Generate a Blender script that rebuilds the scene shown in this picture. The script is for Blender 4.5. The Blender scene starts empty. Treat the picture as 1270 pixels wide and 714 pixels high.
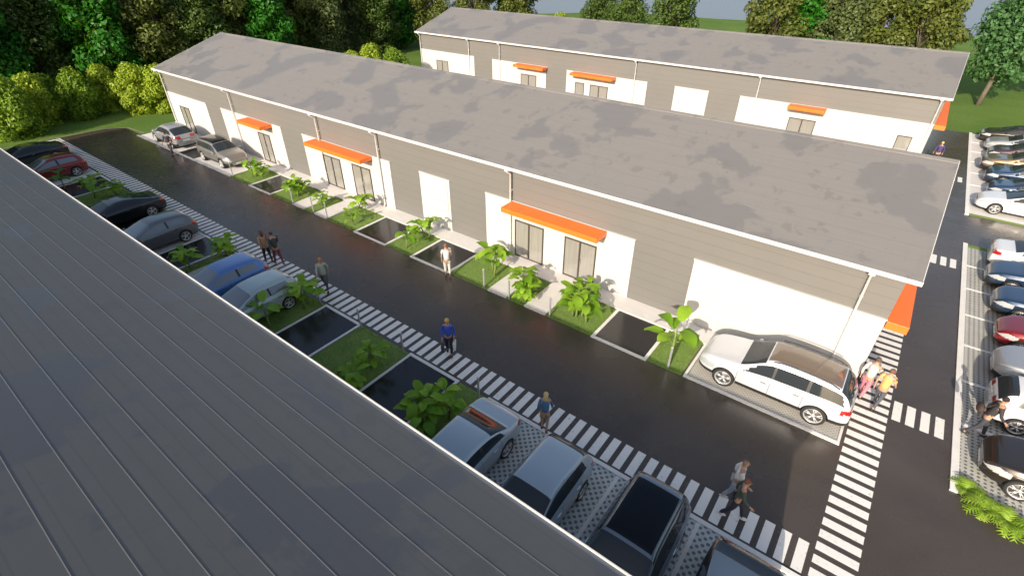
import bpy, bmesh, math, random
from mathutils import Vector, Matrix, noise
R = math.radians
rnd = random.Random(7)
scn = bpy.context.scene
COL = scn.collection

# ------------------------------------------------------------------ helpers
def link(o):
    COL.objects.link(o); return o

def tag(o, label=None, cat=None, group=None, kind=None):
    if label: o['label'] = label
    if cat: o['category'] = cat
    if group: o['group'] = group
    if kind: o['kind'] = kind
    return o

def empty(name, loc=(0, 0, 0), rz=0.0):
    o = bpy.data.objects.new(name, None)
    o.empty_display_size = 0.2
    o.location = loc; o.rotation_euler = (0, 0, rz)
    return link(o)

class MB:
    """collects shapes into one mesh"""
    def __init__(s):
        s.v = []; s.f = []; s.m = []; s.sm = []
    def add(s, vs, fs, mi=0, smooth=False):
        b = len(s.v)
        s.v += [tuple(p) for p in vs]
        for f in fs:
            s.f.append([i + b for i in f]); s.m.append(mi); s.sm.append(smooth)
        return s
    def box(s, x0, x1, y0, y1, z0, z1, mi=0):
        vs = [(x0, y0, z0), (x1, y0, z0), (x1, y1, z0), (x0, y1, z0), (x0, y0, z1), (x1, y0, z1), (x1, y1, z1), (x0, y1, z1)]
        return s.add(vs, [(0, 3, 2, 1), (4, 5, 6, 7), (0, 1, 5, 4), (1, 2, 6, 5), (2, 3, 7, 6), (3, 0, 4, 7)], mi)
    def rect(s, x0, x1, y0, y1, z, mi=0):
        return s.add([(x0, y0, z), (x1, y0, z), (x1, y1, z), (x0, y1, z)], [(0, 1, 2, 3)], mi)
    def prism(s, poly, x0, x1, mi=0):
        """poly in (y,z), counter-clockwise seen from +x; extruded along x"""
        n = len(poly)
        vs = [(x0, y, z) for y, z in poly] + [(x1, y, z) for y, z in poly]
        fs = [tuple(reversed(range(n))), tuple(range(n, 2 * n))]
        fs += [(i, (i + 1) % n, n + (i + 1) % n, n + i) for i in range(n)]
        return s.add(vs, fs, mi)
    def tube(s, pts, rad, n=8, mi=0, cap=True):
        if not isinstance(rad, (list, tuple)): rad = [rad] * len(pts)
        pts = [Vector(p) for p in pts]
        vs = []; fs = []
        prev = None
        for i, p in enumerate(pts):
            if i == 0: t = pts[1] - p
            elif i == len(pts) - 1: t = p - pts[i - 1]
            else: t = pts[i + 1] - pts[i - 1]
            t = t.normalized()
            ref = prev if prev is not None else (Vector((1, 0, 0)) if abs(t.x) < 0.8 else Vector((0, 1, 0)))
            u = (ref - t * ref.dot(t)).normalized(); w = t.cross(u); prev = u
            for k in range(n):
                a = 2 * math.pi * k / n
                vs.append(p + (u * math.cos(a) + w * math.sin(a)) * rad[i])
        for i in range(len(pts) - 1):
            for k in range(n):
                a = i * n + k; b = i * n + (k + 1) % n
                fs.append((a, b, b + n, a + n))
        if cap:
            fs.append(tuple(reversed(range(n)))); fs.append(tuple(range((len(pts) - 1) * n, len(pts) * n)))
        return s.add(vs, fs, mi, True)
    def lathe(s, prof, axis='y', n=28, mi=0, c=(0, 0, 0)):
        """prof: list of (r, a) rings along axis; closed loop profile"""
        vs = []; fs = []; m = len(prof)
        for k in range(n):
            t = 2 * math.pi * k / n
            for r, a in prof:
                vs.append((c[0] + r * math.cos(t), c[1] + a, c[2] + r * math.sin(t)))
        for k in range(n):
            for j in range(m - 1):
                a = k * m + j; b = ((k + 1) % n) * m + j
                fs.append((a, a + 1, b + 1, b))
        return s.add(vs, fs, mi, True)
    def ellipsoid(s, c, r, n=10, m=7, mi=0):
        vs = [(c[0], c[1], c[2] - r[2])]; fs = []
        for i in range(1, m):
            t = math.pi * i / m
            for k in range(n):
                a = 2 * math.pi * k / n
                vs.append((c[0] + r[0] * math.sin(t) * math.cos(a), c[1] + r[1] * math.sin(t) * math.sin(a), c[2] - r[2] * math.cos(t)))
        vs.append((c[0], c[1], c[2] + r[2]))
        for k in range(n): fs.append((0, 1 + (k + 1) % n, 1 + k))
        for i in range(m - 2):
            for k in range(n):
                a = 1 + i * n + k; b = 1 + i * n + (k + 1) % n
                fs.append((a, b, b + n, a + n))
        L = len(vs) - 1
        for k in range(n): fs.append((L, L - n + k, L - n + (k + 1) % n))
        return s.add(vs, fs, mi, True)
    def mesh(s, name, mats):
        me = bpy.data.meshes.new(name)
        me.from_pydata(s.v, [], s.f)
        me.polygons.foreach_set('material_index', s.m)
        me.polygons.foreach_set('use_smooth', s.sm)
        for m in (mats if isinstance(mats, (list, tuple)) else [mats]): me.materials.append(m)
        me.update()
        return me
    def build(s, name, mats, parent=None, loc=None):
        o = link(bpy.data.objects.new(name, s.mesh(name, mats)))
        if parent: o.parent = parent
        if loc: o.location = loc
        return o

def children(o): return [c for c in bpy.data.objects if c.parent == o]
KIDS = {}
def reg(root):
    """remember the tree of a prototype for copying"""
    def walk(o): return (o, [walk(c) for c in children(o)])
    KIDS[root.name] = walk(root); return root
def copy_tree(root, loc, rz=0.0, scale=None, matmap=None):
    def cp(node, parent):
        o, ch = node
        c = o.copy()
        for k in ('label', 'category', 'group'):
            if parent is None and k in c: del c[k]
        link(c)
        if parent is not None: c.parent = parent
        if matmap and c.data is not None and any(m in matmap for m in c.data.materials):
            key = (c.data.name, tuple(sorted((a.name, b.name) for a, b in matmap.items())))
            if key not in MESHV:
                me = c.data.copy()
                for i, m in enumerate(me.materials):
                    if m in matmap: me.materials[i] = matmap[m]
                MESHV[key] = me
            c.data = MESHV[key]
        for k in ch: cp(k, c)
        return c
    r = cp(KIDS[root.name], None)
    r.location = loc; r.rotation_euler = (0, 0, rz)
    if scale: r.scale = scale
    return r
MESHV = {}

# ------------------------------------------------------------------ materials
def newmat(name):
    m = bpy.data.materials.new(name); m.use_nodes = True
    nt = m.node_tree; p = nt.nodes['Principled BSDF']
    return m, nt, p
def setp(p, **k):
    for a, b in k.items():
        n = {'col': 'Base Color', 'rough': 'Roughness', 'metal': 'Metallic', 'coat': 'Coat Weight', 'coatr': 'Coat Roughness', 'spec': 'Specular IOR Level', 'sub': 'Subsurface Weight', 'ior': 'IOR'}[a]
        p.inputs[n].default_value = (b + (1,)) if a == 'col' else b
def plain(name, col, rough=0.5, **k):
    """slightly uneven plain material"""
    m, nt, p = newmat(name)
    setp(p, col=col, rough=rough, **k)
    return m
def N(nt, t, **k):
    n = nt.nodes.new(t)
    for a, b in k.items():
        if a in n.inputs: n.inputs[a].default_value = b
        else: setattr(n, a, b)
    return n
def coords(nt, kind='Object', scale=(1, 1, 1), rot=(0, 0, 0)):
    t = nt.nodes.new('ShaderNodeTexCoord'); mp = nt.nodes.new('ShaderNodeMapping')
    nt.links.new(t.outputs[kind], mp.inputs['Vector'])
    mp.inputs['Scale'].default_value = scale; mp.inputs['Rotation'].default_value = rot
    return mp.outputs['Vector']
def noisy(nt, vec, scale, detail=4, rough=0.55, dist=0.0):
    n = N(nt, 'ShaderNodeTexNoise'); n.inputs['Scale'].default_value = scale; n.inputs['Detail'].default_value = detail
    n.inputs['Roughness'].default_value = rough; n.inputs['Distortion'].default_value = dist
    nt.links.new(vec, n.inputs['Vector']); return n.outputs['Fac']
def ramp(nt, fac, stops, interp='LINEAR'):
    r = nt.nodes.new('ShaderNodeValToRGB'); r.color_ramp.interpolation = interp
    el = r.color_ramp.elements
    while len(el) < len(stops): el.new(0.5)
    for e, (p, c) in zip(el, stops):
        e.position = p; e.color = (c + (1,)) if isinstance(c, tuple) else (c, c, c, 1)
    nt.links.new(fac, r.inputs['Fac']); return r.outputs['Color']
def mixc(nt, fac, a, b, blend='MIX'):
    m = nt.nodes.new('ShaderNodeMix'); m.data_type = 'RGBA'; m.blend_type = blend
    def put(sock, v):
        if isinstance(v, tuple): sock.default_value = v + (1,)
        elif isinstance(v, (int, float)): sock.default_value = v
        else: nt.links.new(v, sock)
    put(m.inputs[0], fac); put(m.inputs[6], a); put(m.inputs[7], b)
    return m.outputs[2]
def math_(nt, op, a, b=None, c=None):
    m = nt.nodes.new('ShaderNodeMath'); m.operation = op
    for i, v in enumerate((a, b, c)):
        if v is None: continue
        if isinstance(v, (int, float)): m.inputs[i].default_value = v
        else: nt.links.new(v, m.inputs[i])
    return m.outputs[0]
def bump(nt, p, h, strength=0.3, dist=0.02):
    b = nt.nodes.new('ShaderNodeBump'); b.inputs['Strength'].default_value = strength; b.inputs['Distance'].default_value = dist
    nt.links.new(h, b.inputs['Height']); nt.links.new(b.outputs['Normal'], p.inputs['Normal'])

def mat_asphalt(name, base, lo, hi, patch=0.2):
    m, nt, p = newmat(name)
    v = coords(nt)
    big = noisy(nt, v, 0.18, 6, 0.6, 0.6); fine = noisy(nt, v, 45, 3)
    c1 = tuple(x * (1 - patch) for x in base); c2 = tuple(x * (1 + patch) for x in base)
    col = mixc(nt, ramp(nt, big, [(0.35, 0.0), (0.65, 1.0)]), c1, c2)
    col = mixc(nt, ramp(nt, fine, [(0.45, 0.0), (0.7, 0.35)]), col, tuple(x * 1.9 for x in base))
    nt.links.new(col, p.inputs['Base Color'])
    mr = nt.nodes.new('ShaderNodeMapRange'); mr.inputs['To Min'].default_value = lo; mr.inputs['To Max'].default_value = hi
    mr.inputs['From Min'].default_value = 0.3; mr.inputs['From Max'].default_value = 0.7
    nt.links.new(noisy(nt, v, 0.5, 5, 0.65), mr.inputs['Value']); nt.links.new(mr.outputs[0], p.inputs['Roughness'])
    bump(nt, p, noisy(nt, v, 6, 4), 0.03, 0.01)
    return m
M = {}
M['asphalt'] = mat_asphalt('asphalt', (0.066, 0.054, 0.045), 0.18, 0.34)
M['bay_dark'] = mat_asphalt('sealed_black_bay', (0.018, 0.017, 0.018), 0.14, 0.24)

def mat_paint():
    m, nt, p = newmat('road_paint')
    v = coords(nt)
    wear = ramp(nt, noisy(nt, v, 7, 6, 0.7), [(0.32, 0.0), (0.42, 1.0)])
    c = mixc(nt, wear, (0.48, 0.47, 0.45), (0.78, 0.77, 0.74))
    nt.links.new(c, p.inputs['Base Color']); p.inputs['Roughness'].default_value = 0.5
    return m
M['paint'] = mat_paint()

def mat_grass(name, a, b, c, ts=1.0):
    m, nt, p = newmat(name)
    v = coords(nt)
    big = noisy(nt, v, 0.25 * ts, 5, 0.6); fine = noisy(nt, v, 14 * ts, 4, 0.7)
    col = mixc(nt, ramp(nt, big, [(0.35, 0.0), (0.62, 1.0)]), a, b)
    col = mixc(nt, ramp(nt, fine, [(0.42, 0.0), (0.68, 0.8)]), col, c)
    nt.links.new(col, p.inputs['Base Color']); p.inputs['Roughness'].default_value = 0.95
    p.inputs['Specular IOR Level'].default_value = 0.15
    bump(nt, p, noisy(nt, v, 30 * ts, 3), 0.7, 0.04)
    return m
M['grass'] = mat_grass('meadow_grass', (0.090, 0.165, 0.030), (0.135, 0.215, 0.045), (0.065, 0.125, 0.020), 0.5)
M['lawn'] = mat_grass('lawn_grass', (0.175, 0.270, 0.070), (0.240, 0.340, 0.100), (0.110, 0.185, 0.040), 2.0)

def mat_pavers(name, light, dark, period=0.2, rot=45, hole=0.55):
    m, nt, p = newmat(name)
    v = coords(nt, 'Object', (1, 1, 1), (0, 0, R(rot)))
    sp = nt.nodes.new('ShaderNodeSeparateXYZ'); nt.links.new(v, sp.inputs[0])
    k = 2 * math.pi / period
    sx = math_(nt, 'COSINE', math_(nt, 'MULTIPLY', sp.outputs[0], k)); sy = math_(nt, 'COSINE', math_(nt, 'MULTIPLY', sp.outputs[1], k))
    h = math_(nt, 'ADD', sx, sy)
    f = ramp(nt, math_(nt, 'MULTIPLY_ADD', h, 0.25, 0.5), [(hole, 0.0), (hole + 0.06, 1.0)])
    var = noisy(nt, v, 2.5, 4)
    lt = mixc(nt, var, tuple(x * 0.8 for x in light), tuple(x * 1.15 for x in light))
    col = mixc(nt, f, lt, dark)
    nt.links.new(col, p.inputs['Base Color']); p.inputs['Roughness'].default_value = 0.75
    inv = math_(nt, 'SUBTRACT', 1.0, f)
    bump(nt, p, inv, 0.6, 0.02)
    return m
M['paver_lattice'] = mat_pavers('lattice_pavers', (0.58, 0.60, 0.58), (0.17, 0.20, 0.19), 0.16, 45, 0.60)
M['paver_fine'] = mat_pavers('lattice_pavers_pale', (0.50, 0.48, 0.44), (0.33, 0.31, 0.28), 0.10, 45, 0.66)
M['paver_grid'] = mat_pavers('grid_pavers', (0.46, 0.46, 0.43), (0.14, 0.15, 0.14), 0.16, 0, 0.66)

def mat_concrete(name, col, scale=1.5):
    m, nt, p = newmat(name)
    v = coords(nt)
    c = mixc(nt, noisy(nt, v, scale, 6, 0.65), tuple(x * 0.82 for x in col), tuple(min(x * 1.12, 0.85) for x in col))
    nt.links.new(c, p.inputs['Base Color']); p.inputs['Roughness'].default_value = 0.8
    bump(nt, p, noisy(nt, v, 25, 3), 0.15, 0.01)
    return m
M['concrete'] = mat_concrete('pale_concrete', (0.66, 0.64, 0.62))
M['kerb'] = mat_concrete('white_kerb', (0.76, 0.75, 0.72))

def mat_roof(name, base, patch1, patch2, rough):
    m, nt, p = newmat(name)
    v = coords(nt)
    n1 = noisy(nt, v, 0.34, 6, 0.58, 0.15); n2 = noisy(nt, v, 1.3, 5, 0.6, 0.1)
    spv = nt.nodes.new('ShaderNodeSeparateXYZ'); nt.links.new(v, spv.inputs[0])
    jl = ramp(nt, math_(nt, 'FRACT', math_(nt, 'MULTIPLY', spv.outputs[1], 1 / 0.61)), [(0.0, 0.0), (0.03, 0.0), (0.06, 1.0)])
    vs = coords(nt, 'Object', (0.25, 3.0, 3.0))
    streak = noisy(nt, vs, 2.0, 5, 0.6)
    c = mixc(nt, ramp(nt, n1, [(0.53, 0.0), (0.555, 0.68)]), base, patch1)
    c = mixc(nt, ramp(nt, n2, [(0.60, 0.0), (0.625, 0.55)]), c, patch2)
    c = mixc(nt, ramp(nt, streak, [(0.3, 0.0), (0.7, 0.22)]), c, tuple(x * 0.75 for x in base))
    c = mixc(nt, jl, tuple(x * 0.86 for x in base), c)
    sl = noisy(nt, coords(nt, 'Object', (2.2, 0.22, 1)), 1.5, 5, 0.7)
    c = mixc(nt, ramp(nt, sl, [(0.55, 0.0), (0.75, 0.30)]), c, tuple(x * 0.72 for x in base))
    nt.links.new(c, p.inputs['Base Color'])
    r = ramp(nt, n1, [(0.52, rough), (0.56, rough * 0.7)]); nt.links.new(r, p.inputs['Roughness'])
    bump(nt, p, noisy(nt, v, 12, 4), 0.05, 0.01)
    return m
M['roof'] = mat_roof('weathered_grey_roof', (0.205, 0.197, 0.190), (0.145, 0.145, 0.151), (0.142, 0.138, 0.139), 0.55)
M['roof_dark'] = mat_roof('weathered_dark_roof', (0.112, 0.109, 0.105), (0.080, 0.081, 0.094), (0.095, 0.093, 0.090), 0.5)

def mat_cladding():
    m, nt, p = newmat('beige_cladding')
    v = coords(nt)
    sp = nt.nodes.new('ShaderNodeSeparateXYZ'); nt.links.new(v, sp.inputs[0])
    z = math_(nt, 'FRACT', math_(nt, 'MULTIPLY', sp.outputs[2], 1 / 0.42))
    f = ramp(nt, z, [(0.0, 0.0), (0.045, 0.0), (0.07, 1.0)])
    c = mixc(nt, noisy(nt, v, 0.8, 5), (0.158, 0.153, 0.145), (0.178, 0.172, 0.163))
    c = mixc(nt, f, (0.138, 0.133, 0.126), c)
    nt.links.new(c, p.inputs['Base Color']); p.inputs['Roughness'].default_value = 0.55
    bump(nt, p, f, 0.2, 0.008)
    return m
M['cladding'] = mat_cladding()
def mat_white():
    m, nt, p = newmat('white_render')
    v = coords(nt)
    c = mixc(nt, noisy(nt, v, 0.9, 5, 0.6), (0.52, 0.515, 0.505), (0.57, 0.565, 0.55))
    sp = nt.nodes.new('ShaderNodeSeparateXYZ'); nt.links.new(v, sp.inputs[0])
    lz = ramp(nt, math_(nt, 'FRACT', math_(nt, 'MULTIPLY', sp.outputs[2], 1 / 0.52)), [(0.0, 0.0), (0.02, 0.0), (0.04, 1.0)])
    c = mixc(nt, lz, (0.44, 0.435, 0.425), c)
    dirt = math_(nt, 'MULTIPLY', ramp(nt, sp.outputs[2], [(0.10, 1.0), (0.55, 0.0)]), ramp(nt, noisy(nt, coords(nt, 'Object', (3, 3, .6)), 1.6, 6, 0.7), [(0.42, 0.0), (0.75, 0.8)]))
    c = mixc(nt, dirt, c, (0.36, 0.32, 0.27))
    nt.links.new(c, p.inputs['Base Color']); p.inputs['Roughness'].default_value = 0.6
    return m
M['white'] = mat_white()
def mat_orange():
    m, nt, p = newmat('orange_panel')
    v = coords(nt)
    c = mixc(nt, noisy(nt, v, 1.2, 4), (0.86, 0.155, 0.018), (0.92, 0.20, 0.028))
    nt.links.new(c, p.inputs['Base Color']); setp(p, rough=0.4)
    return m
M['orange'] = mat_orange()
M['gutter'] = plain('white_metal_gutter', (0.56, 0.56, 0.56), 0.4)
M['pipe'] = plain('pale_downpipe', (0.62, 0.61, 0.59), 0.35)
M['gutter_inside'] = plain('zinc_channel', (0.22, 0.25, 0.30), 0.5, metal=0.3)
M['frame'] = plain('dark_bronze_frame', (0.060, 0.050, 0.042), 0.4)
M['post'] = plain('brushed_post', (0.50, 0.51, 0.52), 0.35, metal=0.5)
def mat_winglass():
    m, nt, p = newmat('window_glass')
    v = coords(nt, 'Object', (1, 1, 1))
    sp = nt.nodes.new('ShaderNodeSeparateXYZ'); nt.links.new(v, sp.inputs[0])
    w = noisy(nt, coords(nt, 'Object', (6, 6, 0.3)), 2.0, 2)
    c = mixc(nt, w, (0.22, 0.215, 0.205), (0.33, 0.32, 0.29))   # pale streaks painted into the pane in place of reflections
    nt.links.new(c, p.inputs['Base Color']); setp(p, rough=0.04, spec=0.9, coat=1.0, coatr=0.02)
    return m
M['winglass'] = mat_winglass()

def mat_leaf(name, a, b, trans=0.35, rough=0.45):
    m, nt, p = newmat(name)
    g = nt.nodes.new('ShaderNodeNewGeometry')
    c = mixc(nt, g.outputs['Random Per Island'], a, b)
    nt.links.new(c, p.inputs['Base Color']); setp(p, rough=rough, spec=0.3)
    tr = nt.nodes.new('ShaderNodeBsdfTranslucent')
    tc = mixc(nt, 0.4, c, (0.25, 0.35, 0.02)); nt.links.new(tc, tr.inputs['Color'])
    mx = nt.nodes.new('ShaderNodeMixShader'); mx.inputs[0].default_value = trans
    out = nt.nodes['Material Output']
    nt.links.new(p.outputs[0], mx.inputs[1]); nt.links.new(tr.outputs[0], mx.inputs[2]); nt.links.new(mx.outputs[0], out.inputs['Surface'])
    return m
M['leaf_olive'] = mat_leaf('leaf_olive', (0.062, 0.085, 0.014), (0.135, 0.165, 0.032), 0.25)
M['leaf_dark'] = mat_leaf('leaf_dark', (0.036, 0.075, 0.012), (0.085, 0.135, 0.024), 0.2)
M['leaf_emerald'] = mat_leaf('leaf_emerald', (0.016, 0.100, 0.006), (0.034, 0.180, 0.012), 0.25)
M['leaf_grey'] = mat_leaf('leaf_grey_green', (0.065, 0.095, 0.030), (0.12, 0.155, 0.050), 0.25)
M['leaf_blue'] = mat_leaf('leaf_blue_green', (0.040, 0.115, 0.035), (0.080, 0.180, 0.060), 0.25)
M['leaf_lime'] = mat_leaf('leaf_lime', (0.22, 0.33, 0.018), (0.40, 0.50, 0.045), 0.35)
M['leaf_moss'] = mat_leaf('leaf_moss', (0.13, 0.24, 0.016), (0.26, 0.38, 0.035), 0.35)
M['leaf_plant'] = mat_leaf('leaf_broad', (0.15, 0.33, 0.020), (0.34, 0.55, 0.045), 0.42, 0.32)
M['leaf_plant_deep'] = mat_leaf('leaf_broad_deep', (0.06, 0.16, 0.018), (0.12, 0.28, 0.030), 0.35, 0.35)
M['leaf_fern'] = mat_leaf('leaf_fern', (0.20, 0.36, 0.03), (0.36, 0.50, 0.06), 0.4)
M['plant_stem'] = plain('plant_stem', (0.20, 0.27, 0.08), 0.6)
def mat_bark():
    m, nt, p = newmat('bark')
    v = coords(nt, 'Object', (1, 1, 0.3))
    c = mixc(nt, noisy(nt, v, 6, 5, 0.7), (0.07, 0.055, 0.04), (0.21, 0.18, 0.14))
    nt.links.new(c, p.inputs['Base Color']); setp(p, rough=0.9)
    bump(nt, p, noisy(nt, v, 10, 4), 0.6, 0.04)
    return m
M['bark'] = mat_bark()
M['glass'] = plain('car_glass', (0.030, 0.036, 0.042), 0.04, spec=0.4)
M['glass_pale'] = plain('car_glass_pale', (0.16, 0.18, 0.20), 0.05, spec=0.9, coat=1.0, coatr=0.02)  # same car glass, reflected sky painted in as a paler base
M['trim'] = plain('black_trim', (0.018, 0.018, 0.018), 0.5)
M['liner'] = plain('wheel_arch_liner', (0.008, 0.008, 0.008), 0.9)
M['rubber'] = plain('tyre_rubber', (0.022, 0.022, 0.022), 0.75)
M['alloy'] = plain('alloy_rim', (0.66, 0.66, 0.66), 0.3, metal=0.55)
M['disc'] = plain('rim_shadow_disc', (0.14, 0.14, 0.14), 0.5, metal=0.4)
M['headlight'] = plain('headlight_lens', (0.42, 0.44, 0.46), 0.06, coat=1.0)
M['taillight'] = plain('taillight_lens', (0.36, 0.012, 0.010), 0.12, coat=1.0)
M['chrome'] = plain('chrome', (0.7, 0.7, 0.7), 0.12, metal=1.0)
M['plate'] = plain('blank_plate', (0.72, 0.72, 0.70), 0.4)
def paintmat(name, col, metal=0.0, rough=0.28):
    m, nt, p = newmat(name)
    setp(p, col=col, rough=rough, metal=metal, coat=1.0, coatr=0.03)
    v = coords(nt)
    c = mixc(nt, noisy(nt, v, 1.3, 4), tuple(x * 0.93 for x in col), tuple(min(1, x * 1.05) for x in col))
    nt.links.new(c, p.inputs['Base Color'])
    return m
P = {k: paintmat('paint_' + k, *v) for k, v in dict(
    white=((0.74, 0.74, 0.74), 0.0), pearl=((0.62, 0.63, 0.66), 0.15), silver=((0.38, 0.40, 0.42), 0.35), silverblue=((0.42, 0.48, 0.52), 0.25),
    grey=((0.15, 0.155, 0.16), 0.4), greige=((0.26, 0.25, 0.23), 0.4), black=((0.006, 0.007, 0.009), 0.0), blue=((0.10, 0.22, 0.52), 0.2),
    navy=((0.018, 0.045, 0.10), 0.3), red=((0.20, 0.008, 0.010), 0.1), gold=((0.22, 0.16, 0.09), 0.5), plum=((0.06, 0.022, 0.035), 0.3),
    paleteal=((0.42, 0.50, 0.50), 0.2), brown=((0.035, 0.026, 0.020), 0.3), slate=((0.16, 0.19, 0.23), 0.4)).items()}
PAINT0 = P['white']
M['panroof'] = plain('tinted_roof_glass', (0.004, 0.005, 0.008), 0.08, spec=0.3)
M['brownroof'] = plain('bronze_roof_glass', (0.16, 0.12, 0.09), 0.18, coat=1.0, coatr=0.04)

# ------------------------------------------------------------------ world, sun, camera
az = R(6.5)      # light travels towards (-sin az, cos az)
el = R(24.3)
w = bpy.data.worlds.new('World'); scn.world = w; w.use_nodes = True
nt = w.node_tree; bg = nt.nodes['Background']
sky = nt.nodes.new('ShaderNodeTexSky'); sky.sky_type = 'NISHITA'; sky.sun_disc = False
sky.sun_elevation = el; sky.sun_rotation = math.pi - az
sky.air_density = 1.0; sky.dust_density = 3.0; sky.ozone_density = 0.0
nt.links.new(sky.outputs[0], bg.inputs['Color']); bg.inputs['Strength'].default_value = 0.15
sun = bpy.data.lights.new('sun', 'SUN'); sun.energy = 4.5; sun.angle = R(0.5); sun.color = (1.0, 0.885, 0.735)
so = link(bpy.data.objects.new('sun', sun))
d = Vector((-math.sin(az) * math.cos(el), math.cos(az) * math.cos(el), -math.sin(el)))
so.rotation_euler = d.to_track_quat('-Z', 'Y').to_euler(); so.location = (10, -60, 40)
cam = bpy.data.cameras.new('camera'); cam.sensor_width = 36; cam.lens = 18.0; cam.clip_end = 6000; cam.clip_start = 0.05
co = link(bpy.data.objects.new('camera', cam)); co.location = (0, 0, 13.4)
co.rotation_euler = (R(90 - 34.1), 0, R(37.1)); scn.camera = co
scn.view_settings.view_transform = 'Standard'; scn.view_settings.look = 'None'
scn.view_settings.exposure = 0.36; scn.view_settings.gamma = 1.0

# ------------------------------------------------------------------ ground and markings
def struct(name, mb, mat):
    o = mb.build(name, mat); o['kind'] = 'structure'; return o
def flat(name, z, mat, rects):
    mb = MB()
    for r in rects: mb.rect(*r, z)
    return struct(name, mb, mat)

def land():
    mb = MB(); c = (-20, 18); n = 160; ring = []
    for i in range(n):
        a = 2 * math.pi * i / n
        rr = 106 + 7 * noise.noise(Vector((math.cos(a) * 2.2, math.sin(a) * 2.2, 3.1))) + 1.5 * math.sin(a * 17)
        ring.append((c[0] + rr * math.cos(a), c[1] + rr * math.sin(a)))
    vs = [(x, y, -0.02) for x, y in ring] + [(c[0] + (x - c[0]) * 1.03, c[1] + (y - c[1]) * 1.03, -1.2) for x, y in ring]
    mb.add(vs, [tuple(range(n))] + [(i, n + i, n + (i + 1) % n, (i + 1) % n) for i in range(n)])
    return mb
struct('ground', land(), M['grass'])
def mat_sky_sheet():
    m, nt, p = newmat('grey_sky_sheet')
    setp(p, col=(0.16, 0.18, 0.21), rough=0.35)
    bump(nt, p, noisy(nt, coords(nt, 'Object', (0.05, 0.2, 1)), 3, 4), 0.2, 0.3)
    return m
mb = MB(); mb.rect(-3000, 3000, -3000, 3000, -0.7); struct('sky_sheet', mb, mat_sky_sheet())  # grey sheet added to stand for the sky past the land's edge

flat('road', 0.0, M['asphalt'], [(-54.8, 22.0, -40.0, 57.6)])
# zebra strips
mb = MB(); x = 1.82
while x > -54.6:
    mb.rect(x - 0.262, x, 9.86, 10.86, 0.006); x -= 0.4295
struct('zebra_crossing', mb, M['paint'])
mb = MB(); y = 31.6
while y > 2.0:
    mb.rect(1.97, 2.98, y - 0.27, y, 0.006); y -= 0.437
struct('zebra_crossing', mb, M['paint'])
mb = MB()
for (y0, y1) in ((17.22, 18.27), (30.35, 31.4), (44.0, 45.05)):
    for x0 in (3.08, 3.47, 3.88, 4.28): mb.rect(x0, x0 + 0.25, y0, y1, 0.006)
struct('zebra_crossing', mb, M['paint'])

# front row of plots in front of the long hall
Y0, Y1 = 14.92, 17.22
lawns = [(-35.6, -33.15, Y0 + .05, Y1), (-30.6, -28.25, Y0, Y1), (-27.0, -26.05, Y0, Y1), (-24.8, -22.3, Y0, Y1), (-19.7, -17.8, Y0, Y1),
         (-15.15, -12.75, Y0, Y1), (-11.62, -10.66, Y0, Y1), (-9.5, -7.2, Y0, Y1), (-4.82, -3.42, Y0, Y1)]
near_lawns = [(-39.95, -36.75, 4.2, 9.7), (-25.8, -25.3, 4.2, 9.7), (-20.4, -17.8, 4.2, 9.7), (-15.25, -12.4, 4.2, 9.7), (-9.72, -8.4, 4.2, 9.7), (-42.3, -41.3, 4.2, 6.9)]
mb = MB()
def lawn_patch(mb, x0, x1, y0, y1):
    # slightly uneven raised turf with soft edge
    nx = max(2, int((x1 - x0) / 0.25)); ny = max(2, int((y1 - y0) / 0.25)); vs = []; fs = []
    for j in range(ny + 1):
        for i in range(nx + 1):
            X = x0 + (x1 - x0) * i / nx; Y = y0 + (y1 - y0) * j / ny
            e = min(i, nx - i, j, ny - j)
            vs.append((X, Y, 0.012 if e == 0 else 0.05 + 0.02 * noise.noise(Vector((X * 1.7, Y * 1.7, 0)))))
    for j in range(ny):
        for i in range(nx):
            a = j * (nx + 1) + i; fs.append((a, a + 1, a + nx + 2, a + nx + 1))
    mb.add(vs, fs, 0, True)
for r_ in lawns + near_lawns: lawn_patch(mb, *r_)
struct('lawn', mb, M['lawn'])
# verges of the car parks
mb = MB()
for r_ in [(4.95, 12, 33.35, 33.75), (4.95, 12, 38.15, 38.5)]: lawn_patch(mb, *r_)
struct('grass_verge', mb, M['lawn'])
def blades(name, rects, dens, h):
    """short separate grass blades, nobody could count them"""
    r = random.Random(5); mb = MB()
    for x0, x1, y0, y1 in rects:
        for _ in range(int((x1 - x0) * (y1 - y0) * dens)):
            X = r.uniform(x0 + .03, x1 - .03); Y = r.uniform(y0 + .03, y1 - .03); a = r.uniform(0, math.pi); hh = h * r.uniform(.5, 1.2)
            dx, dy = math.cos(a) * .012, math.sin(a) * .012; lx, ly = r.uniform(-.03, .03), r.uniform(-.03, .03)
            mb.add([(X - dx, Y - dy, 0.03), (X + dx, Y + dy, 0.03), (X + lx, Y + ly, .05 + hh)], [(0, 1, 2)])
    o = mb.build(name, M['leaf_turf']); o['kind'] = 'stuff'; o['label'] = 'short mown green grass growing in the planted beds between the bays'; o['category'] = 'grass'; return o
M['leaf_turf'] = mat_leaf('turf_blade', (0.18, 0.28, 0.060), (0.32, 0.42, 0.110), 0.35)
blades('grass', lawns + [(a, b, 6.8, d_) for a, b, c, d_ in near_lawns if d_ > 9], 420, 0.055)

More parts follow.
